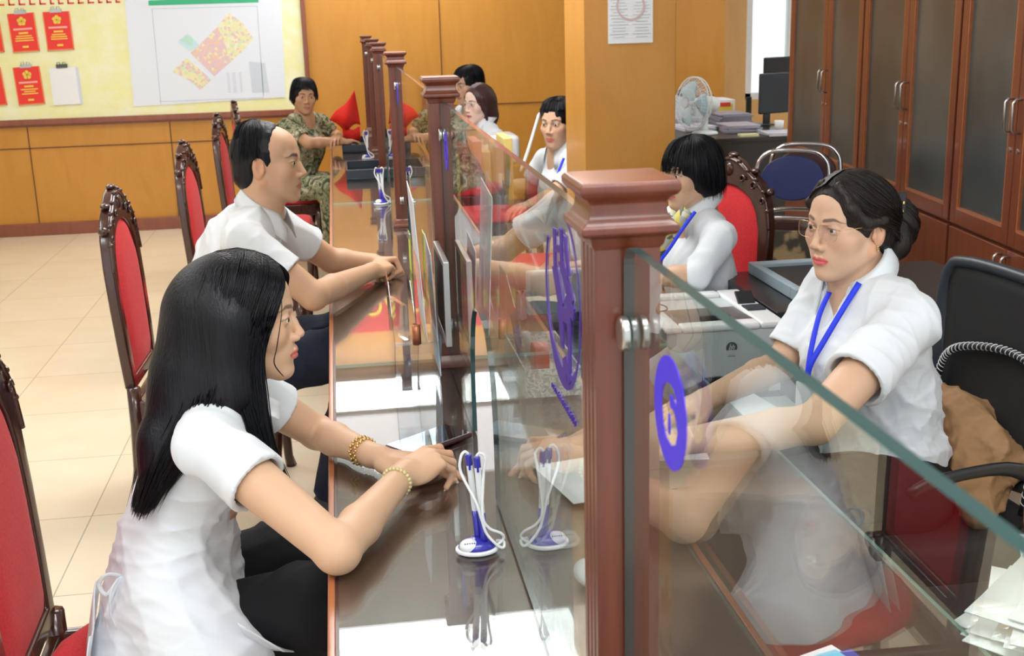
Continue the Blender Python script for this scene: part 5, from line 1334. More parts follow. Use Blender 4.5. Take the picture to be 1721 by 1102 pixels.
garment('trousers', pA, M['blackcloth'], lambda S: (S.ell((-.34,2.2,.51), (.13,.15,.08), .03), S.chain([(-.33,2.12,.52),(-.10,2.09,.56),(.10,2.08,.54)], [.085,.088,.08], .03), S.chain([(-.33,2.31,.52),(-.06,2.34,.56),(.10,2.34,.54)], [.10,.09,.08], .03), S.chain([(.10,2.07,.54),(.06,2.07,.30),(.02,2.07,.07)], [.08,.07,.075], .02), S.chain([(.10,2.34,.54),(.07,2.34,.30),(.05,2.34,.07)], [.08,.07,.075], .02)), (-.6,1.92,.0), (.21,2.5,.70), .009, fold=[(.006,26,5,(1,1,1),None,None)])
q = MB()
for y in (2.07, 2.34): q.ball((.08,y,.035), (.12,.042,.034), 16, 10)
q.build('shoes', M['black'], pA, smooth=True)
# hair
SA = Sculpt((-.46,1.99,.74), (-.06,2.40,1.29), .004)
SA.ell((-1.6,0,3.2), (9.9,8.4,9.3), .5, F=HA); SA.ell((-3.0,0,-2.0), (8.0,8.3,9.0), 2, F=HA)
SA.chain([(-.25,2.185,1.12),(-.285,2.165,1.0),(-.338,2.12,.90),(-.392,2.09,.80)], [.095,.086,.058,.016], .03)
SA.chain([(-.215,2.125,1.12),(-.225,2.115,1.0),(-.29,2.11,.90)], [.05,.045,.03], .03)
SA.ell((7.2,0,-3.4), (5.6,9.5,8.6), .6, 's', F=HA); SA.ell((9.0,0,3.0), (3.6,5.2,5.0), 1.2, 's', F=HA)
SA.build('hair', M['hair'], pA)
for sgn, sd in ((-1, 1), (1, 2)):
    def hp_(x, y, z): return tuple(HA.p((x, sgn*y, z)))
    w_ = lambda x, y, z: (x, 2.185+(y-2.185)*(1 if sgn < 0 else -1), z)
    front = [[hp_(6.9,.2,10.0), hp_(8.2,3.4,7.0), hp_(6.8,6.4,2.5), hp_(4.4,7.6,-4), w_(-.160,2.098,1.0), w_(-.156,2.085,.90), w_(-.128,2.08,.808)],
             [hp_(5.2,.2,11.4), hp_(5.8,5.0,8.2), hp_(3.6,8.2,2.0), hp_(2.0,8.8,-5), w_(-.185,2.088,.99), w_(-.166,2.078,.90), w_(-.138,2.078,.815)],
             [hp_(3.0,.2,12.3), hp_(2.8,6.0,9.2), hp_(1.0,9.2,2.0), hp_(-.5,9.4,-5), w_(-.205,2.085,.985), w_(-.178,2.070,.90), w_(-.145,2.074,.825)]]
    back = [front[2][:4]+[w_(-.225,2.075,1.0), w_(-.262,2.045,.945), w_(-.33,2.045,.87)],
            [hp_(0,.2,12.9), hp_(-.5,6.4,9.6), hp_(-2.4,9.3,2.5), hp_(-4,9.4,-5), w_(-.255,2.07,1.0), w_(-.318,2.045,.90), w_(-.385,2.06,.795)],
            [hp_(-3.6,.2,12.4), hp_(-4.6,6.0,9.2), hp_(-6.4,8.4,2.6), hp_(-7.8,8.2,-5), w_(-.292,2.085,1.0), w_(-.352,2.06,.89), w_(-.398,2.07,.785)],
            [hp_(-7.0,.2,10.8), hp_(-8.2,4.6,7.8), hp_(-10.4,6.0,2.6), hp_(-11.2,5.4,-5), w_(-.325,2.12,1.0), w_(-.372,2.09,.89), w_(-.408,2.085,.785)],
            [hp_(-9.0,0,8.0), hp_(-10.8,1.5,4.8), hp_(-12.0,1.6,1.0), hp_(-12.4,1.4,-5), w_(-.338,2.165,1.0), w_(-.382,2.13,.89), w_(-.415,2.11,.79)]]
    if sgn > 0: front = [g[:5] for g in front]; back = [g[:5] for g in back]
    strands('hair_locks', front, 420, M['hair'], pA, .0011, .0035, 10+sd); strands('hair_locks', back, 1700, M['hair'], pA, .0012, .0045, 20+sd, ends=.05)
    if sgn < 0: strands('loose_strand', [[hp_(7.2,2.5,8.2), hp_(7.6,5.8,3.0), hp_(6.6,6.6,-3.0), hp_(5.9,6.2,-6.5), hp_(7.4,4.6,-9.6)]]*2, 9, M['hair'], pA, .0006, .0008, 31)
# bracelets, nails
def ring_of_beads(name, c, d, r, n, br, m_, t, jitter=0, fl=1.0):
    F = Fr(c, d, (0,0,1), 1); q = MB()
    for k in range(n):
        a = 2*math.pi*k/n; q.ball(F.p((jitter*((k % 2)-.5),r*math.cos(a),r*math.sin(a)*fl)), br, 8, 6)
    return q.build(name, m_, t, smooth=True)
ring_of_beads('bead_bracelet', (.066,2.078,.811), (.42,.90,.05), .0265, 22, .0046, mat('pale_jade_beads', (.62,.52,.26), .25, coat=.5), pA)
b_ = ring_of_beads('gold_bracelet', (.012,2.295,.794), (.62,-.78,-.04), .0275, 34, .0036, M['gold'], pA, .004)
ring_of_beads('gold_bracelet', (.004,2.303,.795), (.62,-.78,-.04), .0285, 34, .0034, M['gold'], pA, .004)

# ================================================================== B : man in a white polo shirt
pB = thing('person', 'man with receding black hair in a white polo shirt, arms on the counter', 'person', (-.38,3.85,0))
HB = Fr((-.222,3.80,1.212), (.97,-.22,-.02), (.03,0,1), .0108)
shB = [(-.305,3.60,1.01), (-.235,3.98,1.00)]
armsB = [dict(e=(-.105,3.56,.835), w=(.085,4.02,.805), d=(.60,.76,.10), n=(-.05,-.35,.93), side=1, c=[(75,88,40)]*4, r=(.052,.043,.028), sc=1.05, wr=3.0, t=[(1.6,2.6,-1.2),(4.2,3.6,-2.6),(6.4,2.4,-3.8),(7.2,.4,-4.3)]),
         dict(e=(-.055,4.12,.83), w=(.085,4.13,.815), d=(.93,.10,-.02), n=(.10,.35,.93), side=-1, c=[(70,85,40)]*4, r=(.050,.042,.028), sc=1.05, wr=3.0, t=[(1.6,2.6,-1.2),(4.2,3.8,-2.4),(6.6,3.0,-3.4),(7.8,1.2,-3.8)])]
coreB = [(-.32,3.80,.90), (-.42,3.82,.72), (-.46,3.83,.55)]
bB = body(pB, HB, MALE, (-.262,3.795,1.045), shB, coreB, armsB, res=.0065, fres=.0026, hres=.003, hk=dict(w=1.02, nose=1.12, jaw=1.15, lips=.75, lid=.40), col=dict(lip=(.50,.20,.15), brow=(.03,.022,.018), browset=(1.25,.3)), ng=1.12)
def shirtB(S):
    S.ell((-.335,3.79,.93), (.125,.185,.17), .03, rot=[[.93,0,.36],[0,1,0],[-.36,0,.93]]); S.ell((-.39,3.81,.78), (.135,.165,.18), .05); S.ell((-.44,3.83,.62), (.14,.165,.15), .05)
    S.cone(shB[0], shB[1], .058, .056, .04); S.cone((-.27,3.79,1.03), (-.29,3.68,1.035), .058, .056, .04); S.cone((-.265,3.80,1.03), (-.25,3.9,1.03), .058, .056, .04)
    for i, k in ((0,.62), (1,.62)):
        a = Vector(shB[i]); b = a+(Vector(armsB[i]['e'])-a)*k; sleeve(S, a, b, .062, .066, .02)
def cutsB(S):
    for i, k in ((0,.62), (1,.62)):
        a = Vector(shB[i]); e = Vector(armsB[i]['e']); hollow(S, a, a+(e-a)*k, .051, .028)
    S.cone((-.25,3.795,1.02), (-.225,3.80,1.16), .066, .072, 0, 's'); S.cone((-.20,3.80,1.03), (-.16,3.80,.97), .03, .012, 0, 's')
garment('polo_shirt', pB, M['polo'], shirtB, (-.62,3.44,.50), (-.05,4.2,1.14), .0055, fold=[(.0055,26,2,(1,1,1.1),None,None)], cuts=[cutsB])
def collar(t, c, fwd, r, h, m_, wing=.05, tilt=.03, gap=38, up=(0,0,1), w=1.0, drop=.055, name='collar'):
    """shirt collar: a stand with a fold-over that ends in two points"""
    F = Fr(c, fwd, up, 1); q = MB(); n = 25; rows = []
    for j, (dr, dz) in enumerate(((.000,0),(.002,h*.6),(.004,h),(.011,h*.92),(.018,h*.35),(.026,-h*.35))):
        row = []
        for i in range(n):
            a = R(gap+(360-2*gap)*i/(n-1)); e = abs(2*i/(n-1)-1)**4
            zz = dz; rr = r+dr
            if j >= 3: zz -= e*drop*(j-2)/3; rr += e*.012*(j-2)/3
            x = rr*math.cos(a)+e*(wing*.35 if j >= 4 else .006); y = rr*math.sin(a)*w
            row.append(F.p((x, y, zz+tilt*(-math.cos(a))*1.0)))
        rows.append(row)
    return q.sheet(rows, .0025).build(name, m_, t, smooth=True)
collar(pB, (-.250,3.797,1.068), (.95,-.22,-.25), .066, .030, M['polo'], wing=.05, tilt=.024, gap=30, drop=.045)
garment('trousers', pB, M['navycloth'], lambda S: (S.ell((-.45,3.83,.55), (.17,.19,.12), .03), S.chain([(-.38,3.72,.56),(-.02,3.68,.62),(.05,3.68,.58)], [.10,.088,.08], .03), S.chain([(-.38,3.93,.56),(-.02,3.96,.60),(.05,3.96,.58)], [.10,.085,.075], .03), S.chain([(.03,3.68,.58),(-.04,3.72,.36),(-.10,3.78,.12)], [.08,.066,.058], .02), S.chain([(.05,3.96,.58),(0,3.96,.30),(-.04,3.96,.12)], [.075,.06,.055], .02)), (-.68,3.5,.05), (.17,4.1,.74), .009, fold=[(.006,24,6,(1,1,1),None,None)])
SS = Sculpt((-.20,3.66,0), (.15,4.05,.16), .006); 
for x, y in ((-.10,3.79), (-.04,3.96)): SS.chain([(x-.03,y,.05),(x+.04,y-.005,.045),(x+.13,y-.01,.032)], [.042,.042,.032], .02); SS.cone((x-.01,y,.06), (x,y,.12), .045, .046, .02)
SS.cut((0,0,.004), (0,0,-1)); SS.build('shoes', M['black'], pB)
SB = Sculpt(*bounds([HB.p((x,y,z)) for x in (-13,11) for y in (-10,10) for z in (-10,14)], .0), .0035)
SB.ell((-1.7,0,3.1), (9.5,7.8,9.2), .5, F=HB); SB.ell((-5.0,0,-3.0), (5.6,6.6,5.5), 1.5, F=HB)
SB.ell((8.4,0,4.6), (6.7,8.2,7.9), 2.2, 's', F=HB); SB.ell((6.6,0,-4.0), (6.6,10,7.6), .5, 's', F=HB)
for y in (1,-1): SB.ell((-.9,y*8.2,-1.4), (2.5,2.6,3.7), .3, 's', F=HB)
SB.folds(.0012, 160, 4, (1,1,.5)); SB.build('hair', M['hair'], pB)
G_ = []
for a in range(-170, 180, 28):
    ca, sa = math.cos(R(a)), math.sin(R(a)); k = 1 if abs(a) > 65 else .5
    G_.append([tuple(HB.p((-3.5+1.0*ca,1.0*sa,12.6))), tuple(HB.p((-2.2+6.2*ca*k,6.0*sa,10.6))), tuple(HB.p((-1.7+9.2*ca*(k-.05),8.0*sa,6.0 if k < 1 else 4.5))), tuple(HB.p((-1.9+9.6*ca*(k-.06),7.9*sa,5.0 if k < 1 else 1.0)))])
strands('hair_locks', G_, 700, M['hair'], pB, .0008, .003, 44, m=12, closed=True, ends=.2)

# ================================================================== D : woman in glasses, right
pD = thing('person', 'woman in rimless glasses and a white shirt with a blue lanyard, hair in a bun', 'person', (1.25,2.5,0))
HD = Fr((1.150,2.565,1.153), (-.93,-.36,-.04), (0,0,1), .0106)
shD = [(1.155,2.70,.965), (1.225,2.395,.965)]     # right (far), left (near)
armsD = [dict(e=(1.03,2.66,.80), w=(.77,2.44,.80), d=(-.9,-.35,-.05), n=(0,0,1), side=1, c=[(12,20,10)]*4, r=(.048,.038,.025)),
         dict(e=(.93,2.20,.815), w=(.655,2.20,.80), d=(-1,.02,-.03), n=(.0,-.25,.97), side=-1, c=[(15,22,12),(18,25,12),(22,28,14),(26,32,16)], r=(.052,.042,.027))]
coreD = [(1.20,2.55,.87), (1.25,2.55,.72), (1.27,2.55,.55)]
bD = body(pD, HD, FAIR, (1.185,2.575,1.015), shD, coreD, armsD, res=.006, fres=.0018, hres=.0026, hk=dict(w=1.05, nose=.95, jaw=1.22, lips=1.0, lid=.34, cheek=1.2), col=dict(lip=(.66,.13,.13), brow=(.09,.06,.055)), ng=1.0)
def shirtD(S):
    S.ell((1.205,2.555,.875), (.128,.178,.16), .04); S.ell((1.11,2.53,.845), (.075,.14,.08), .04); S.ell((1.235,2.55,.73), (.14,.165,.16), .05); S.ell((1.25,2.55,.62), (.15,.175,.10), .04)
    S.cone(shD[0], shD[1], .056, .060, .04); S.cone((1.18,2.56,1.0), (1.21,2.46,.995), .055, .056, .04); S.cone((1.18,2.59,1.0), (1.15,2.66,1.0), .055, .055, .04)
    a = Vector(shD[0]); sleeve(S, a, a+(Vector(armsD[0]['e'])-a)*.80, .056, .060, .02)
    a = Vector(shD[1]); sleeve(S, a, a+(Vector(armsD[1]['e'])-a)*.60, .062, .073, .03)
def cutsD(S):
    for i, k in ((0,.80), (1,.60)):
        a = Vector(shD[i]); e = Vector(armsD[i]['e']); hollow(S, a, a+(e-a)*k, .048 if i == 0 else .059, .028)
    S.cut((1.25,2.55,.583), (0,0,-1)); S.cone((1.18,2.575,.99), (1.155,2.57,1.12), .060, .066, 0, 's'); S.cone((1.13,2.555,1.0), (1.06,2.53,.90), .036, .016, 0, 's')
garment('shirt', pD, M['shirt'], shirtD, (.88,2.12,.56), (1.44,2.84,1.10), .0045, fold=[(.0045,26,8,(1,1,1.1),None,None), (.0032,52,12,(1,1,1),(.9,2.15,.6),(1.4,2.8,.85))], cuts=[cutsD])
collar(pD, (1.176,2.570,1.040), (-.93,-.36,-.35), .068, .034, M['shirt'], wing=.07, tilt=.026, gap=36, drop=.085)
def ribbon(t, pts, w_, m_, th=.0012, side=(0,0,1), name='lanyard'):
    P = spline(pts, 24); rows = []
    for i, p in enumerate(P):
        d = (P[min(i+1,23)]-P[max(i-1,0)]).normalized(); s_ = d.cross(Vector(side)).normalized(); rows.append([p-s_*w_/2, p+s_*w_/2])
    return MB().sheet(rows, th).build(name, m_, t, smooth=True)
ribbon(pD, [(1.145,2.49,1.035),(1.105,2.475,.985),(1.055,2.46,.915),(1.022,2.455,.86),(1.015,2.455,.82)], .013, M['lanyard'], side=(-.6,-.8,0))
ribbon(pD, [(1.105,2.56,1.0),(1.07,2.53,.955),(1.035,2.485,.89),(1.018,2.46,.84),(1.015,2.455,.82)], .012, M['lanyard'], side=(-.6,-.8,0))
q = MB(); q.box((1.010,2.45,.775), (.003,.055,.085), Matrix.Rotation(R(25),3,'Z')); q.build('badge', mat('clear_badge', (.66,.68,.70), .15, coat=.6), pD)
# glasses
def glasses(t, F, m_, w=2.45, h=1.75, zc=.35, lens=True):
    q = MB(); L = MB()
    for y in (1, -1):
        o = []
        for a in range(0, 360, 15):
            ca, sa = math.cos(R(a)), math.sin(R(a)); e = .55
            yy = math.copysign(abs(ca)**e, ca)*w; zz = math.copysign(abs(sa)**e, sa)*h
            o.append(F.p((9.6-.10*(abs(yy*0+y*3.3+yy)-3.3)*.9, y*3.3+yy, zc+zz)))
        q.tube(o, .00035 if not lens else .0005, 6, closed=True)
        n = len(o); c = F.p((9.75,y*3.3,zc)); dv = F.d((.03,0,0))*.01
        L.add([c]+o+[c-dv]+[p-dv for p in o], [(0,i+1,(i+1) % n+1) for i in range(n)]+[(n+1,n+1+(i+1) % n+1,n+2+i) for i in range(n)]+[(i+1,n+2+i,n+2+(i+1) % n,(i+1) % n+1) for i in range(n)])
        q.tube([F.p((9.25,y*(3.3+w),zc+.9)), F.p((8.0,y*6.9,zc+.9)), F.p((3,y*7.5,zc+.8)), F.p((-.4,y*7.9,zc+.7)), F.p((-1.4,y*7.9,zc-.8))], .0007, 6)
    q.tube([F.p((9.9,-.95,zc+.3)), F.p((10.3,0,zc+.6)), F.p((9.9,.95,zc+.3))], .0006, 6)
    g = q.build('glasses_frame', m_, t, smooth=True); l = L.build('lenses', M['lens'], g); return g
M['lens'] = glass_mat('spectacle_lens', (.98,.97,1.0))
glasses(pD, HD, M['gold'])
q = MB()
for k in range(6): q.ball(HD.p((-.3+.25*math.cos(k*1.05),7.9,-3.6+.45*math.sin(k*1.05)-.3)), .0018, 8, 6)
q.ball(HD.p((-.3,7.9,-4.5)), .002, 8, 6); q.build('earring', M['gold'], pD, smooth=True)
garment('trousers', pD, M['maroon'], lambda S: (S.ell((1.26,2.55,.52), (.17,.20,.12), .03), S.chain([(1.24,2.43,.54),(.92,2.40,.56)], [.115,.095], .03), S.chain([(1.24,2.67,.54),(.92,2.70,.56)], [.11,.09], .03), S.chain([(.92,2.40,.56),(.96,2.42,.30),(1.0,2.42,.08)], [.09,.075,.06], .02), S.chain([(.92,2.70,.56),(.95,2.7,.30),(.98,2.7,.08)], [.09,.075,.06], .02)), (.80,2.26,.0), (1.48,2.82,.68), .01, fold=[(.005,24,6,(1,1,1),None,None)])
q = MB()
for y in (2.42, 2.70): q.ball((.94,y,.035), (.12,.042,.034), 16, 10)
q.build('shoes', M['black'], pD, smooth=True)
SD = Sculpt(*bounds([HD.p((x,y,z)) for x in (-19,10) for y in (-10.5,10.5) for z in (-12,14)], .0), .0035)
SD.ell((-1.0,0,3.1), (9.9,8.1,9.3), .5, F=HD); SD.ell((-5.2,0,-1.5), (5.8,7.2,6.5), 1.5, F=HD)
for y in (1,-1): SD.chain([(5.6,y*2.5,9.6),(5.4,y*6.0,5.0),(2.6,y*7.5,1.8),(-1.5,y*7.8,1.8)], [1.1,1.3,1.2,1.4], 1.0, F=HD)
SD.ell((10.0,0,.2), (5.4,6.4,8.2), .7, 's', F=HD); SD.ell((6.0,0,-6.4), (6.4,10,7.4), .5, 's', F=HD)
for y in (1,-1): SD.ell((-.6,y*8.4,-2.2), (2.4,2.4,3.2), .3, 's', F=HD)
SD.ell((-13.4,0,-1.4), (5.2,5.4,6.0), .8, F=HD); SD.ell((-11.2,2.2,-5.6), (3.8,3.6,3.8), 1, F=HD); SD.ell((-11.5,-2.2,-4.6), (3.6,3.4,3.8), 1, F=HD)
SD.folds(.0007, 120, 4, (1,1,.5)); SD.build('hair', M['hairbr'], pD)
for sgn in (1, -1):
    G_ = [[(6.8,.5,10.0),(6.9,4.4,7.6),(5.2,7.0,3.8),(1.4,8.2,1.9),(-5,8.2,-.4),(-10.5,3.6,-3)],
          [(5.0,.4,11.2),(4.6,4.6,9.6),(1.6,7.8,6.2),(-3,8.4,3.4),(-7.5,6.8,.8),(-11,3.0,-1)],
          [(2.0,.3,12.3),(.6,4.6,11.0),(-2.6,7.2,7.6),(-6.0,7.4,4.2),(-9.0,5.6,1.4),(-11.6,2.4,0)],
          [(-2,.2,12.3),(-4,3.4,11.2),(-6.6,5.4,8.4),(-9.0,5.4,5.0),(-10.6,4.0,2.2),(-12,1.8,1)]]
    strands('hair_locks', [[tuple(HD.p((x, sgn*y, z))) for x, y, z in g] for g in G_], 500, M['hairbr'], pD, .0009, .003, 50+sgn, m=16)
    G2 = [[(6.0,4.4,7.4),(4.2,6.8,3.6),(1.0,8.0,1.4),(-3,8.3,.6),(-7,7.2,-2.4),(-10,4.0,-5)], G_[0]]
    strands('hair_locks', [[tuple(HD.p((x, sgn*y, z))) for x, y, z in g] for g in G2], 200, M['hairbr'], pD, .0009, .003, 55+sgn, m=16)
G_ = []
for k in range(8):
    a = k*math.pi/4; G_.append([tuple(HD.p((-13.4+5.4*math.cos(a+j*.5)*math.sin(.35+j*.42), 5.6*math.sin(a+j*.5)*math.sin(.35+j*.42), -1.6+6.3*math.cos(.35+j*.42)))) for j in range(7)])
strands('bun_locks', G_, 360, M['hairbr'], pD, .001, .0025, 61, m=16, closed=True)
q = MB(); F_ = Fr(HD.p((-10.6,4.6,4.2)), HD.d((-.55,.8,.3)), HD.d((0,0,1)), 1); 
q.tube([F_.p((0,.014*a,.02*b)) for a, b in ((-1,-1),(1,-1),(1,1),(-1,1))], .0012, 6, closed=True)
q.box(F_.p((.001,0,.0)), (.004,.016,.006)); q.build('hair_clip', M['gold'], pD)
q = MB(); q.box(F_.p((-.006,0,.0)), (.03,.012,.05)); q.build('clip_claw', M['black'], pD, bevel=.003)
q = MB(); F_ = Fr((.655-.085,2.20,.795), (1,0,0), (0,0,1), 1)
ring_of_beads('gold_ring', (.560,2.213,.797), (1,0,0), .0105, 18, .0022, M['gold'], pD)
# ------------------------------------------------------------------ the five people farther away
camo, nt, n_, L_, b_ = node_mat('green_brown_leaf_print')
tc = n_.new('ShaderNodeTexCoord'); nz = n_.new('ShaderNodeTexNoise'); nz.inputs['Scale'].default_value = 17; nz.inputs['Detail'].default_value = 3; nz.inputs['Distortion'].default_value = 1.8
rp = n_.new('ShaderNodeValToRGB'); el = rp.color_ramp.elements; rp.color_ramp.interpolation = 'CONSTANT'
for _ in range(3): el.new(.5)
for e_, (p_, c_) in zip(el, ((0,(.055,.06,.035)), (.43,(.16,.20,.08)), (.49,(.36,.36,.22)), (.545,(.17,.13,.08)), (.60,(.50,.48,.34)))): e_.position = p_; e_.color = (*c_, 1)
L_.new(tc.outputs['Object'], nz.inputs['Vector']); L_.new(nz.outputs[0], rp.inputs[0]); L_.new(rp.outputs[0], b_.inputs['Base Color']); b_.inputs['Roughness'].default_value = .85
def seated(label, H, skin, hip, fwd, arms, cloth, trousers, hairm, hairfn, wscale=1.0, hk={}, col={}, slv=.6, long=False, coll=True, chestup=.0, legs=True, nlen=.13, fold=.004, locks=None, shw=.175):
    """a seated figure: trunk from hip to neck, arms as given, shirt, trousers, hair"""
    t = thing('person', label, 'person', (hip[0], hip[1], 0))
    hip = Vector(hip); f = Vector(fwd).normalized(); r = Vector((f.y,-f.x,0)); up = Vector((0,0,1))    # r = the figure's right
    nb = H.p((-2.6,0,-9))+Vector((0,0,-.055)); ch = nb+Vector((0,0,-.17))-f*.0+(hip-nb)*.06; wa = ch.lerp(hip, .55)
    sR, sL = nb+r*shw*wscale+Vector((0,0,-.045)), nb-r*shw*wscale+Vector((0,0,-.045))
    body(t, H, skin, tuple(nb), [tuple(sR), tuple(sL)], [tuple(ch), tuple(wa), tuple(hip)], arms, res=.008, fres=.0035, hres=.0045, hk=hk, col=col)
    Rm = [[f.x, -r.x, 0], [f.y, -r.y, 0], [0, 0, 1]]
    def fn(S):
        S.ell(ch, (.115*wscale, .17*wscale, .16), .03, rot=Rm); S.ell(wa, (.115*wscale,.145*wscale,.17), .05, rot=Rm); S.ell(hip+up*.06, (.13*wscale,.165*wscale,.12), .05, rot=Rm)
        S.cone(sR, sL, .052, .052, .04)
        for q in (sR, sL): S.cone(nb+up*-.01, nb.lerp(q, .5)+up*.01, .055, .052, .03)
        for i, a in enumerate(arms):
            s0 = (sR, sL)[i]; e = Vector(a['e']); w_ = Vector(a['w'])
            if slv <= 1: sleeve(S, s0, s0.lerp(e, slv), .054, .058, .02)
            else: sleeve(S, s0, e, .054, .050, .02); sleeve(S, e, e.lerp(w_, slv-1), .050, .046, .015)
    def ct(S):
        for i, a in enumerate(arms):
            s0 = (sR, sL)[i]; e = Vector(a['e']); w_ = Vector(a['w'])
            if slv <= 1: hollow(S, s0, s0.lerp(e, slv), .044, .03)
            else: S.cut(e.lerp(w_, slv-1), w_-e, near=(tuple(e.lerp(w_, slv-1)+(w_-e).normalized()*.04), .07))
        S.cone(nb, H.p((-1,0,-6)), .058, .064, 0, 's'); S.cone(nb+f*.05+up*.0, nb+f*.12-up*.09, .034, .012, 0, 's')
    pts = [ch, wa, hip, sR, sL, nb]+[Vector(a['e']) for a in arms]+([Vector(a['w']) for a in arms] if slv > 1 else [])
    lo, hi = bounds(pts, .19); garment('shirt', t, cloth, fn, lo, hi, .008, fold=[(fold,26,3,(1,1,1.1),None,None)], cuts=[ct])
    if coll: collar(t, nb+up*.040, tuple(f+Vector((0,0,-.25))), .062, .03, cloth, wing=.05, tilt=.022, gap=38, drop=.06)
    if legs:
        kn = [hip+f*.42+r*s*.10+up*.03 for s in (1, -1)]
        lf = lambda S: (S.ell(hip, (.16,.18,.11), .03, rot=Rm), [S.chain([hip+r*s*.09, hip+f*.42+r*s*.10+up*.03], [.10,.075], .03) for s in (1, -1)], [S.chain([hip+f*.42+r*s*.10+up*.03, Vector((*(hip+f*.40+r*s*.10).xy, .08))], [.075,.055], .03) for s in (1, -1)])
        lo, hi = bounds([hip, Vector((*hip.xy, .06))]+kn, .2); garment('trousers', t, trousers, lf, lo, hi, .013)
        q = MB()
        for s in (1, -1):
            c = hip+f*.45+r*s*.10; q.ball((c.x,c.y,.038), (.11,.05,.036), 14, 8, Matrix.Rotation(math.atan2(f.y, f.x), 3, 'Z'))
        q.build('shoes', M['black'], t, smooth=True)
    lo, hi = bounds([H.p((x,y,z)) for x in (-13,11) for y in (-12,12) for z in (-22 if long else -14,14)], 0)
    S = Sculpt(lo, hi, .0045); hairfn(S, H); S.folds(.0015, 90, 4, (1,1,.5)); S.build('hair', hairm, t)
    if locks: strands('hair_locks', [[tuple(H.p(p)) for p in g] for g in locks], 500, hairm, t, .0012, .004, 71, m=12, closed=True, ends=.12)
    return t
def arm(e, w_, d=None, n=(0,0,1), side=1, c=((20,30,20),)*4, **k):
    a = dict(e=e, w=w_, r=(.045,.037,.025), **k)
    if d: a.update(d=d, n=n, side=side, c=list(c))
    return a
def hair_short(S, H):
    S.ell((-1.0,0,3.2), (9.9,8.0,9.4), .5, F=H); S.ell((-5.0,0,-2.4), (5.6,6.8,5.6), 1.5, F=H)
    S.ell((10.2,0,-1.0), (5.2,6.6,7.6), .6, 's', F=H); S.ell((6.4,0,-5.4), (6.4,10,7.4), .5, 's', F=H)
    for y in (1,-1): S.ell((-.6,y*8.4,-1.6), (2.4,2.4,3.4), .3, 's', F=H)
def radial(fz, sz, bz, rx=10.4, ry=8.9, x0=-1.2):
    G = []
    for a in range(0, 360, 24):
        ca, sa = math.cos(R(a)), math.sin(R(a)); z = fz if ca > .5 else (sz if ca > -.3 else bz); wv = 1.2*math.sin(a*.13)
        G.append([(x0-.5+.6*ca,.6*sa,12.7), (x0+6.6*ca,5.8*sa,11.2), (x0+9.4*ca,8.0*sa,7.4), (x0+rx*ca,ry*sa,(7.4+z)/2), (x0+(rx+.3)*ca,(ry+.2)*sa,z+wv)])
    return G
# C : woman in leaf print clothes at the far end
HC = Fr((-.212,8.27,1.135), (.22,-1,-.08), (.06,0,1), .0100)
def hairC(S, H):
    S.ell((-1.4,0,3.0), (10.2,8.9,9.9), .5, F=H); S.ell((-3.0,0,-2.5), (7.2,8.4,6.5), 2, F=H)
    S.ell((9.6,0,-1.2), (5.4,6.2,7.6), .8, 's', F=H); S.ell((6.4,0,-7.4), (6.8,10,6.4), .6, 's', F=H)
pC = seated('woman in green leaf patterned clothes, arms folded on the far counter end', HC, TAN, (-.33,8.35,.52), (.75,-.65,0),
    [arm((-.20,8.05,.845), (.02,8.17,.835), (.85,.45,0), (0,0,1), 1), arm((-.02,8.42,.85), (.0,8.22,.86), (-.3,-.95,0), (0,0,1), -1)],
    camo, camo, M['hair'], hairC, 1.0, dict(w=1.03), dict(lip=(.42,.14,.11), blush=.3), slv=.75, coll=False, fold=.006, locks=radial(5.2,-3.0,-5.5,10.2,9.0))
# E : short bobbed hair behind the big post
HE = Fr((1.172,3.90,1.103), (-.93,-.36,-.06), (0,0,1), .0102)
def hairE(S, H):
    S.ell((-1.4,0,3.0), (10.3,9.0,9.7), .5, F=H); S.ell((-3.0,0,-3.0), (8.0,8.8,7.5), 2.5, F=H)
    S.ell((10.0,0,-3.6), (5.8,6.8,7.0), .6, 's', F=H); S.ell((7.0,0,-8.8), (8.8,11,5.0), .8, 's', F=H)
    S.ell((-1,0,-13), (12,12,4.4), .6, 's', F=H)
lkE = []
for a in range(0, 360, 24):
    ca, sa = math.cos(R(a)), math.sin(R(a)); front = ca > .45
    lkE.append([(-1+.5*ca,.5*sa,12.9), (-1.2+7*ca,6*sa,11), (-1.2+10.2*ca,8.7*sa,5.5), (-1.2+10.9*ca,8.7*sa,2.2) if front else (-2+9.6*ca,9.2*sa,-2), (-1.2+11*ca,8.5*sa,1.6) if front else (-2.2+8.8*ca,8.6*sa,-8.6)])
pE = seated('woman with a short black bob and patterned scarf, behind the big post', HE, FAIR, (1.28,3.94,.52), (-1,-.15,0),
    [arm((1.03,4.12,.78), (.84,4.0,.79), (-1,-.2,0), (0,0,1), 1), arm((1.13,3.68,.80), (.93,3.74,.79), (-1,.1,0), (0,0,1), -1)],
    M['shirt'], M['blackcloth'], M['hair'], hairE, 1.0, dict(w=1.0, nose=.9), dict(lip=(.6,.16,.14)), slv=1.15, fold=.005, locks=lkE)
scf = patch_mat('grey_yellow_scarf', [(.08,.09,.07),(.62,.50,.08),(.45,.45,.38),(.08,.09,.07),(.70,.66,.50)], 60)
ribbon(pE, [(1.125,3.765,1.0),(1.075,3.75,.955),(1.03,3.75,.90),(1.0,3.755,.85),(.98,3.765,.80)], .05, scf, .006, (-.5,-.85,0), 'scarf')
ribbon(pE, [(1.105,3.83,.985),(1.055,3.80,.93),(1.01,3.78,.87),(.99,3.78,.82)], .045, scf, .006, (-.5,-.85,0), 'scarf')
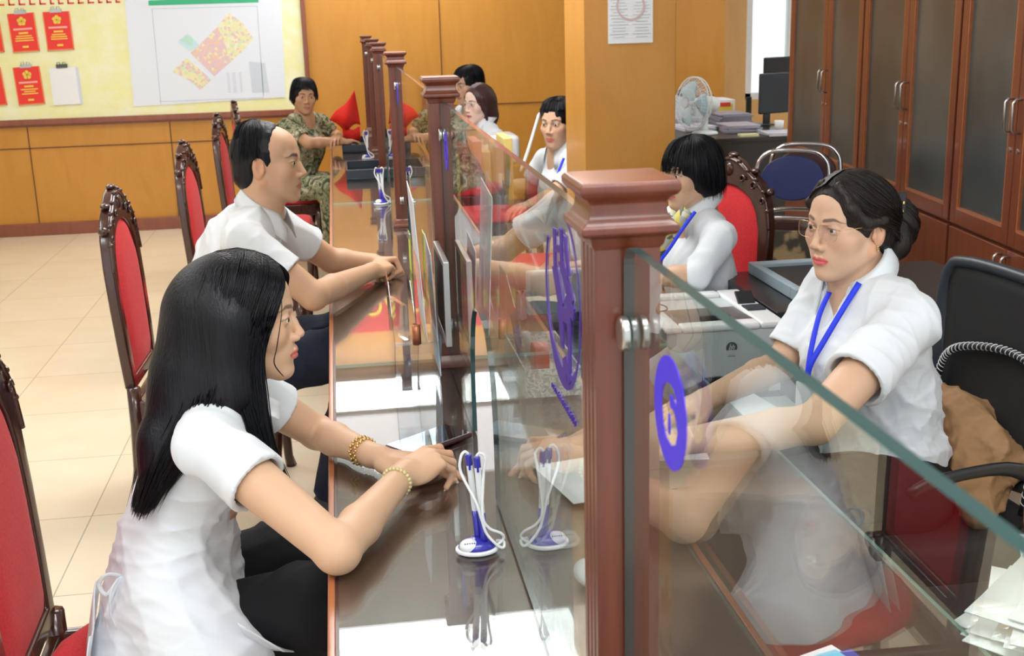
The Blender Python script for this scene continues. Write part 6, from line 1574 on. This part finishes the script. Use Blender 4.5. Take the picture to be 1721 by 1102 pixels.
ribbon(pE, [(1.14,3.74,1.0),(1.09,3.73,.94),(1.05,3.725,.885),(1.01,3.735,.83)], .012, M['lanyard'], .0015, (-.5,-.85,0))
q = MB(); q.lathe([(.009,0),(.008,.002)], (1.135,3.712,.868), 16, Matrix.Rotation(R(90),3,'X') @ Matrix.Rotation(R(25),3,'Y')); q.build('round_pin', M['gold'], pE)
# F : half hidden by the column
HF = Fr((1.035,5.62,1.13), (-.62,-.78,-.05), (0,0,1), .0100)
def hairback(S, H):
    S.ell((-1.0,0,3.1), (9.9,8.0,9.3), .5, F=H); S.ell((-4.6,0,-1.5), (6.0,7.2,6.5), 1.5, F=H)
    S.ell((10.8,0,-1.6), (5.0,6.4,8.6), .7, 's', F=H); S.ell((6.0,0,-6.4), (6.4,10,7.4), .5, 's', F=H)
    for y in (1,-1): S.ell((-.6,y*8.4,-2.0), (2.4,2.4,3.2), .3, 's', F=H)
    S.ell((-11.0,0,-1.0), (3.4,3.8,4.2), 1, F=H)
pF = seated('woman with tied black hair in white, half hidden behind the wooden column', HF, FAIR, (1.12,5.68,.52), (-.95,-.3,0),
    [arm((.93,5.88,.80), (.80,5.98,.80), (-.9,.3,0), (0,0,1), 1), arm((.97,5.42,.82), (.84,5.25,.81), (-.7,-.6,0), (0,0,1), -1)],
    M['shirt'], M['blackcloth'], M['hair'], hairback, .98, dict(w=1.0, nose=.9), dict(lip=(.62,.16,.15)), slv=.75, locks=radial(7.2,1.5,-3,9.6,8.2))
ribbon(pF, [(1.03,5.46,.985),(1.0,5.445,.92),(.985,5.445,.86),(.98,5.45,.81)], .012, M['lanyard'], .0015, (-.5,-.85,0))
# G : glasses and reddish hair
HG = Fr((.850,7.22,1.118), (-.84,-.54,-.05), (0,0,1), .0100)
def hairG(S, H):
    S.ell((-1.0,0,3.0), (10.0,8.3,9.5), .5, F=H); S.chain([(-3,0,0),(-4.5,0,-8),(-5,0,-13)], [8.6,7.6,5.0], 2, F=H)
    for y in (1,-1): S.chain([(3.4,y*7.4,4),(2.4,y*8.0,-3),(1.2,y*7.6,-9)], [1.8,1.6,.8], 1, F=H)
    S.ell((9.2,0,-.4), (5.4,6.6,8.6), .7, 's', F=H); S.ell((6.6,0,-9.0), (6.2,7.5,7.4), .6, 's', F=H)
pG = seated('woman with reddish brown hair and glasses in white, among the far staff', HG, (.84,.60,.50), (.97,7.27,.52), (-.95,-.3,0),
    [arm((.80,7.42,.80), (.66,7.2,.80), (-1,-.3,0), (0,0,1), 1), arm((.80,7.03,.80), (.64,6.98,.80), (-1,0,0), (0,0,1), -1)],
    M['shirt'], M['blackcloth'], M['hairred'], hairG, .95, dict(w=.97, nose=.85), dict(lip=(.66,.15,.15)), slv=.8, long=True)
glasses(pG, HG, M['steel'], lens=True)
# H : man against the wall
HH = Fr((.872,7.98,1.185), (-.85,-.52,-.12), (0,0,1), .0106)
pH = seated('man with short black hair seated behind the woman with reddish hair', HH, (.62,.37,.25), (1.03,8.03,.52), (-.95,-.3,0),
    [arm((.84,8.2,.80), (.68,8.05,.80), (-1,-.3,0), (0,0,1), 1), arm((.86,7.78,.80), (.72,7.75,.80), (-1,0,0), (0,0,1), -1)],
    M['polo'], M['navycloth'], M['hair'], hair_short, 1.05, dict(w=1.03, nose=1.1, jaw=1.12, lips=.8), dict(lip=(.45,.18,.14), browset=(1.2,.3), blush=.3), slv=.7, locks=radial(6.6,2.5,-2,9.7,8.1))
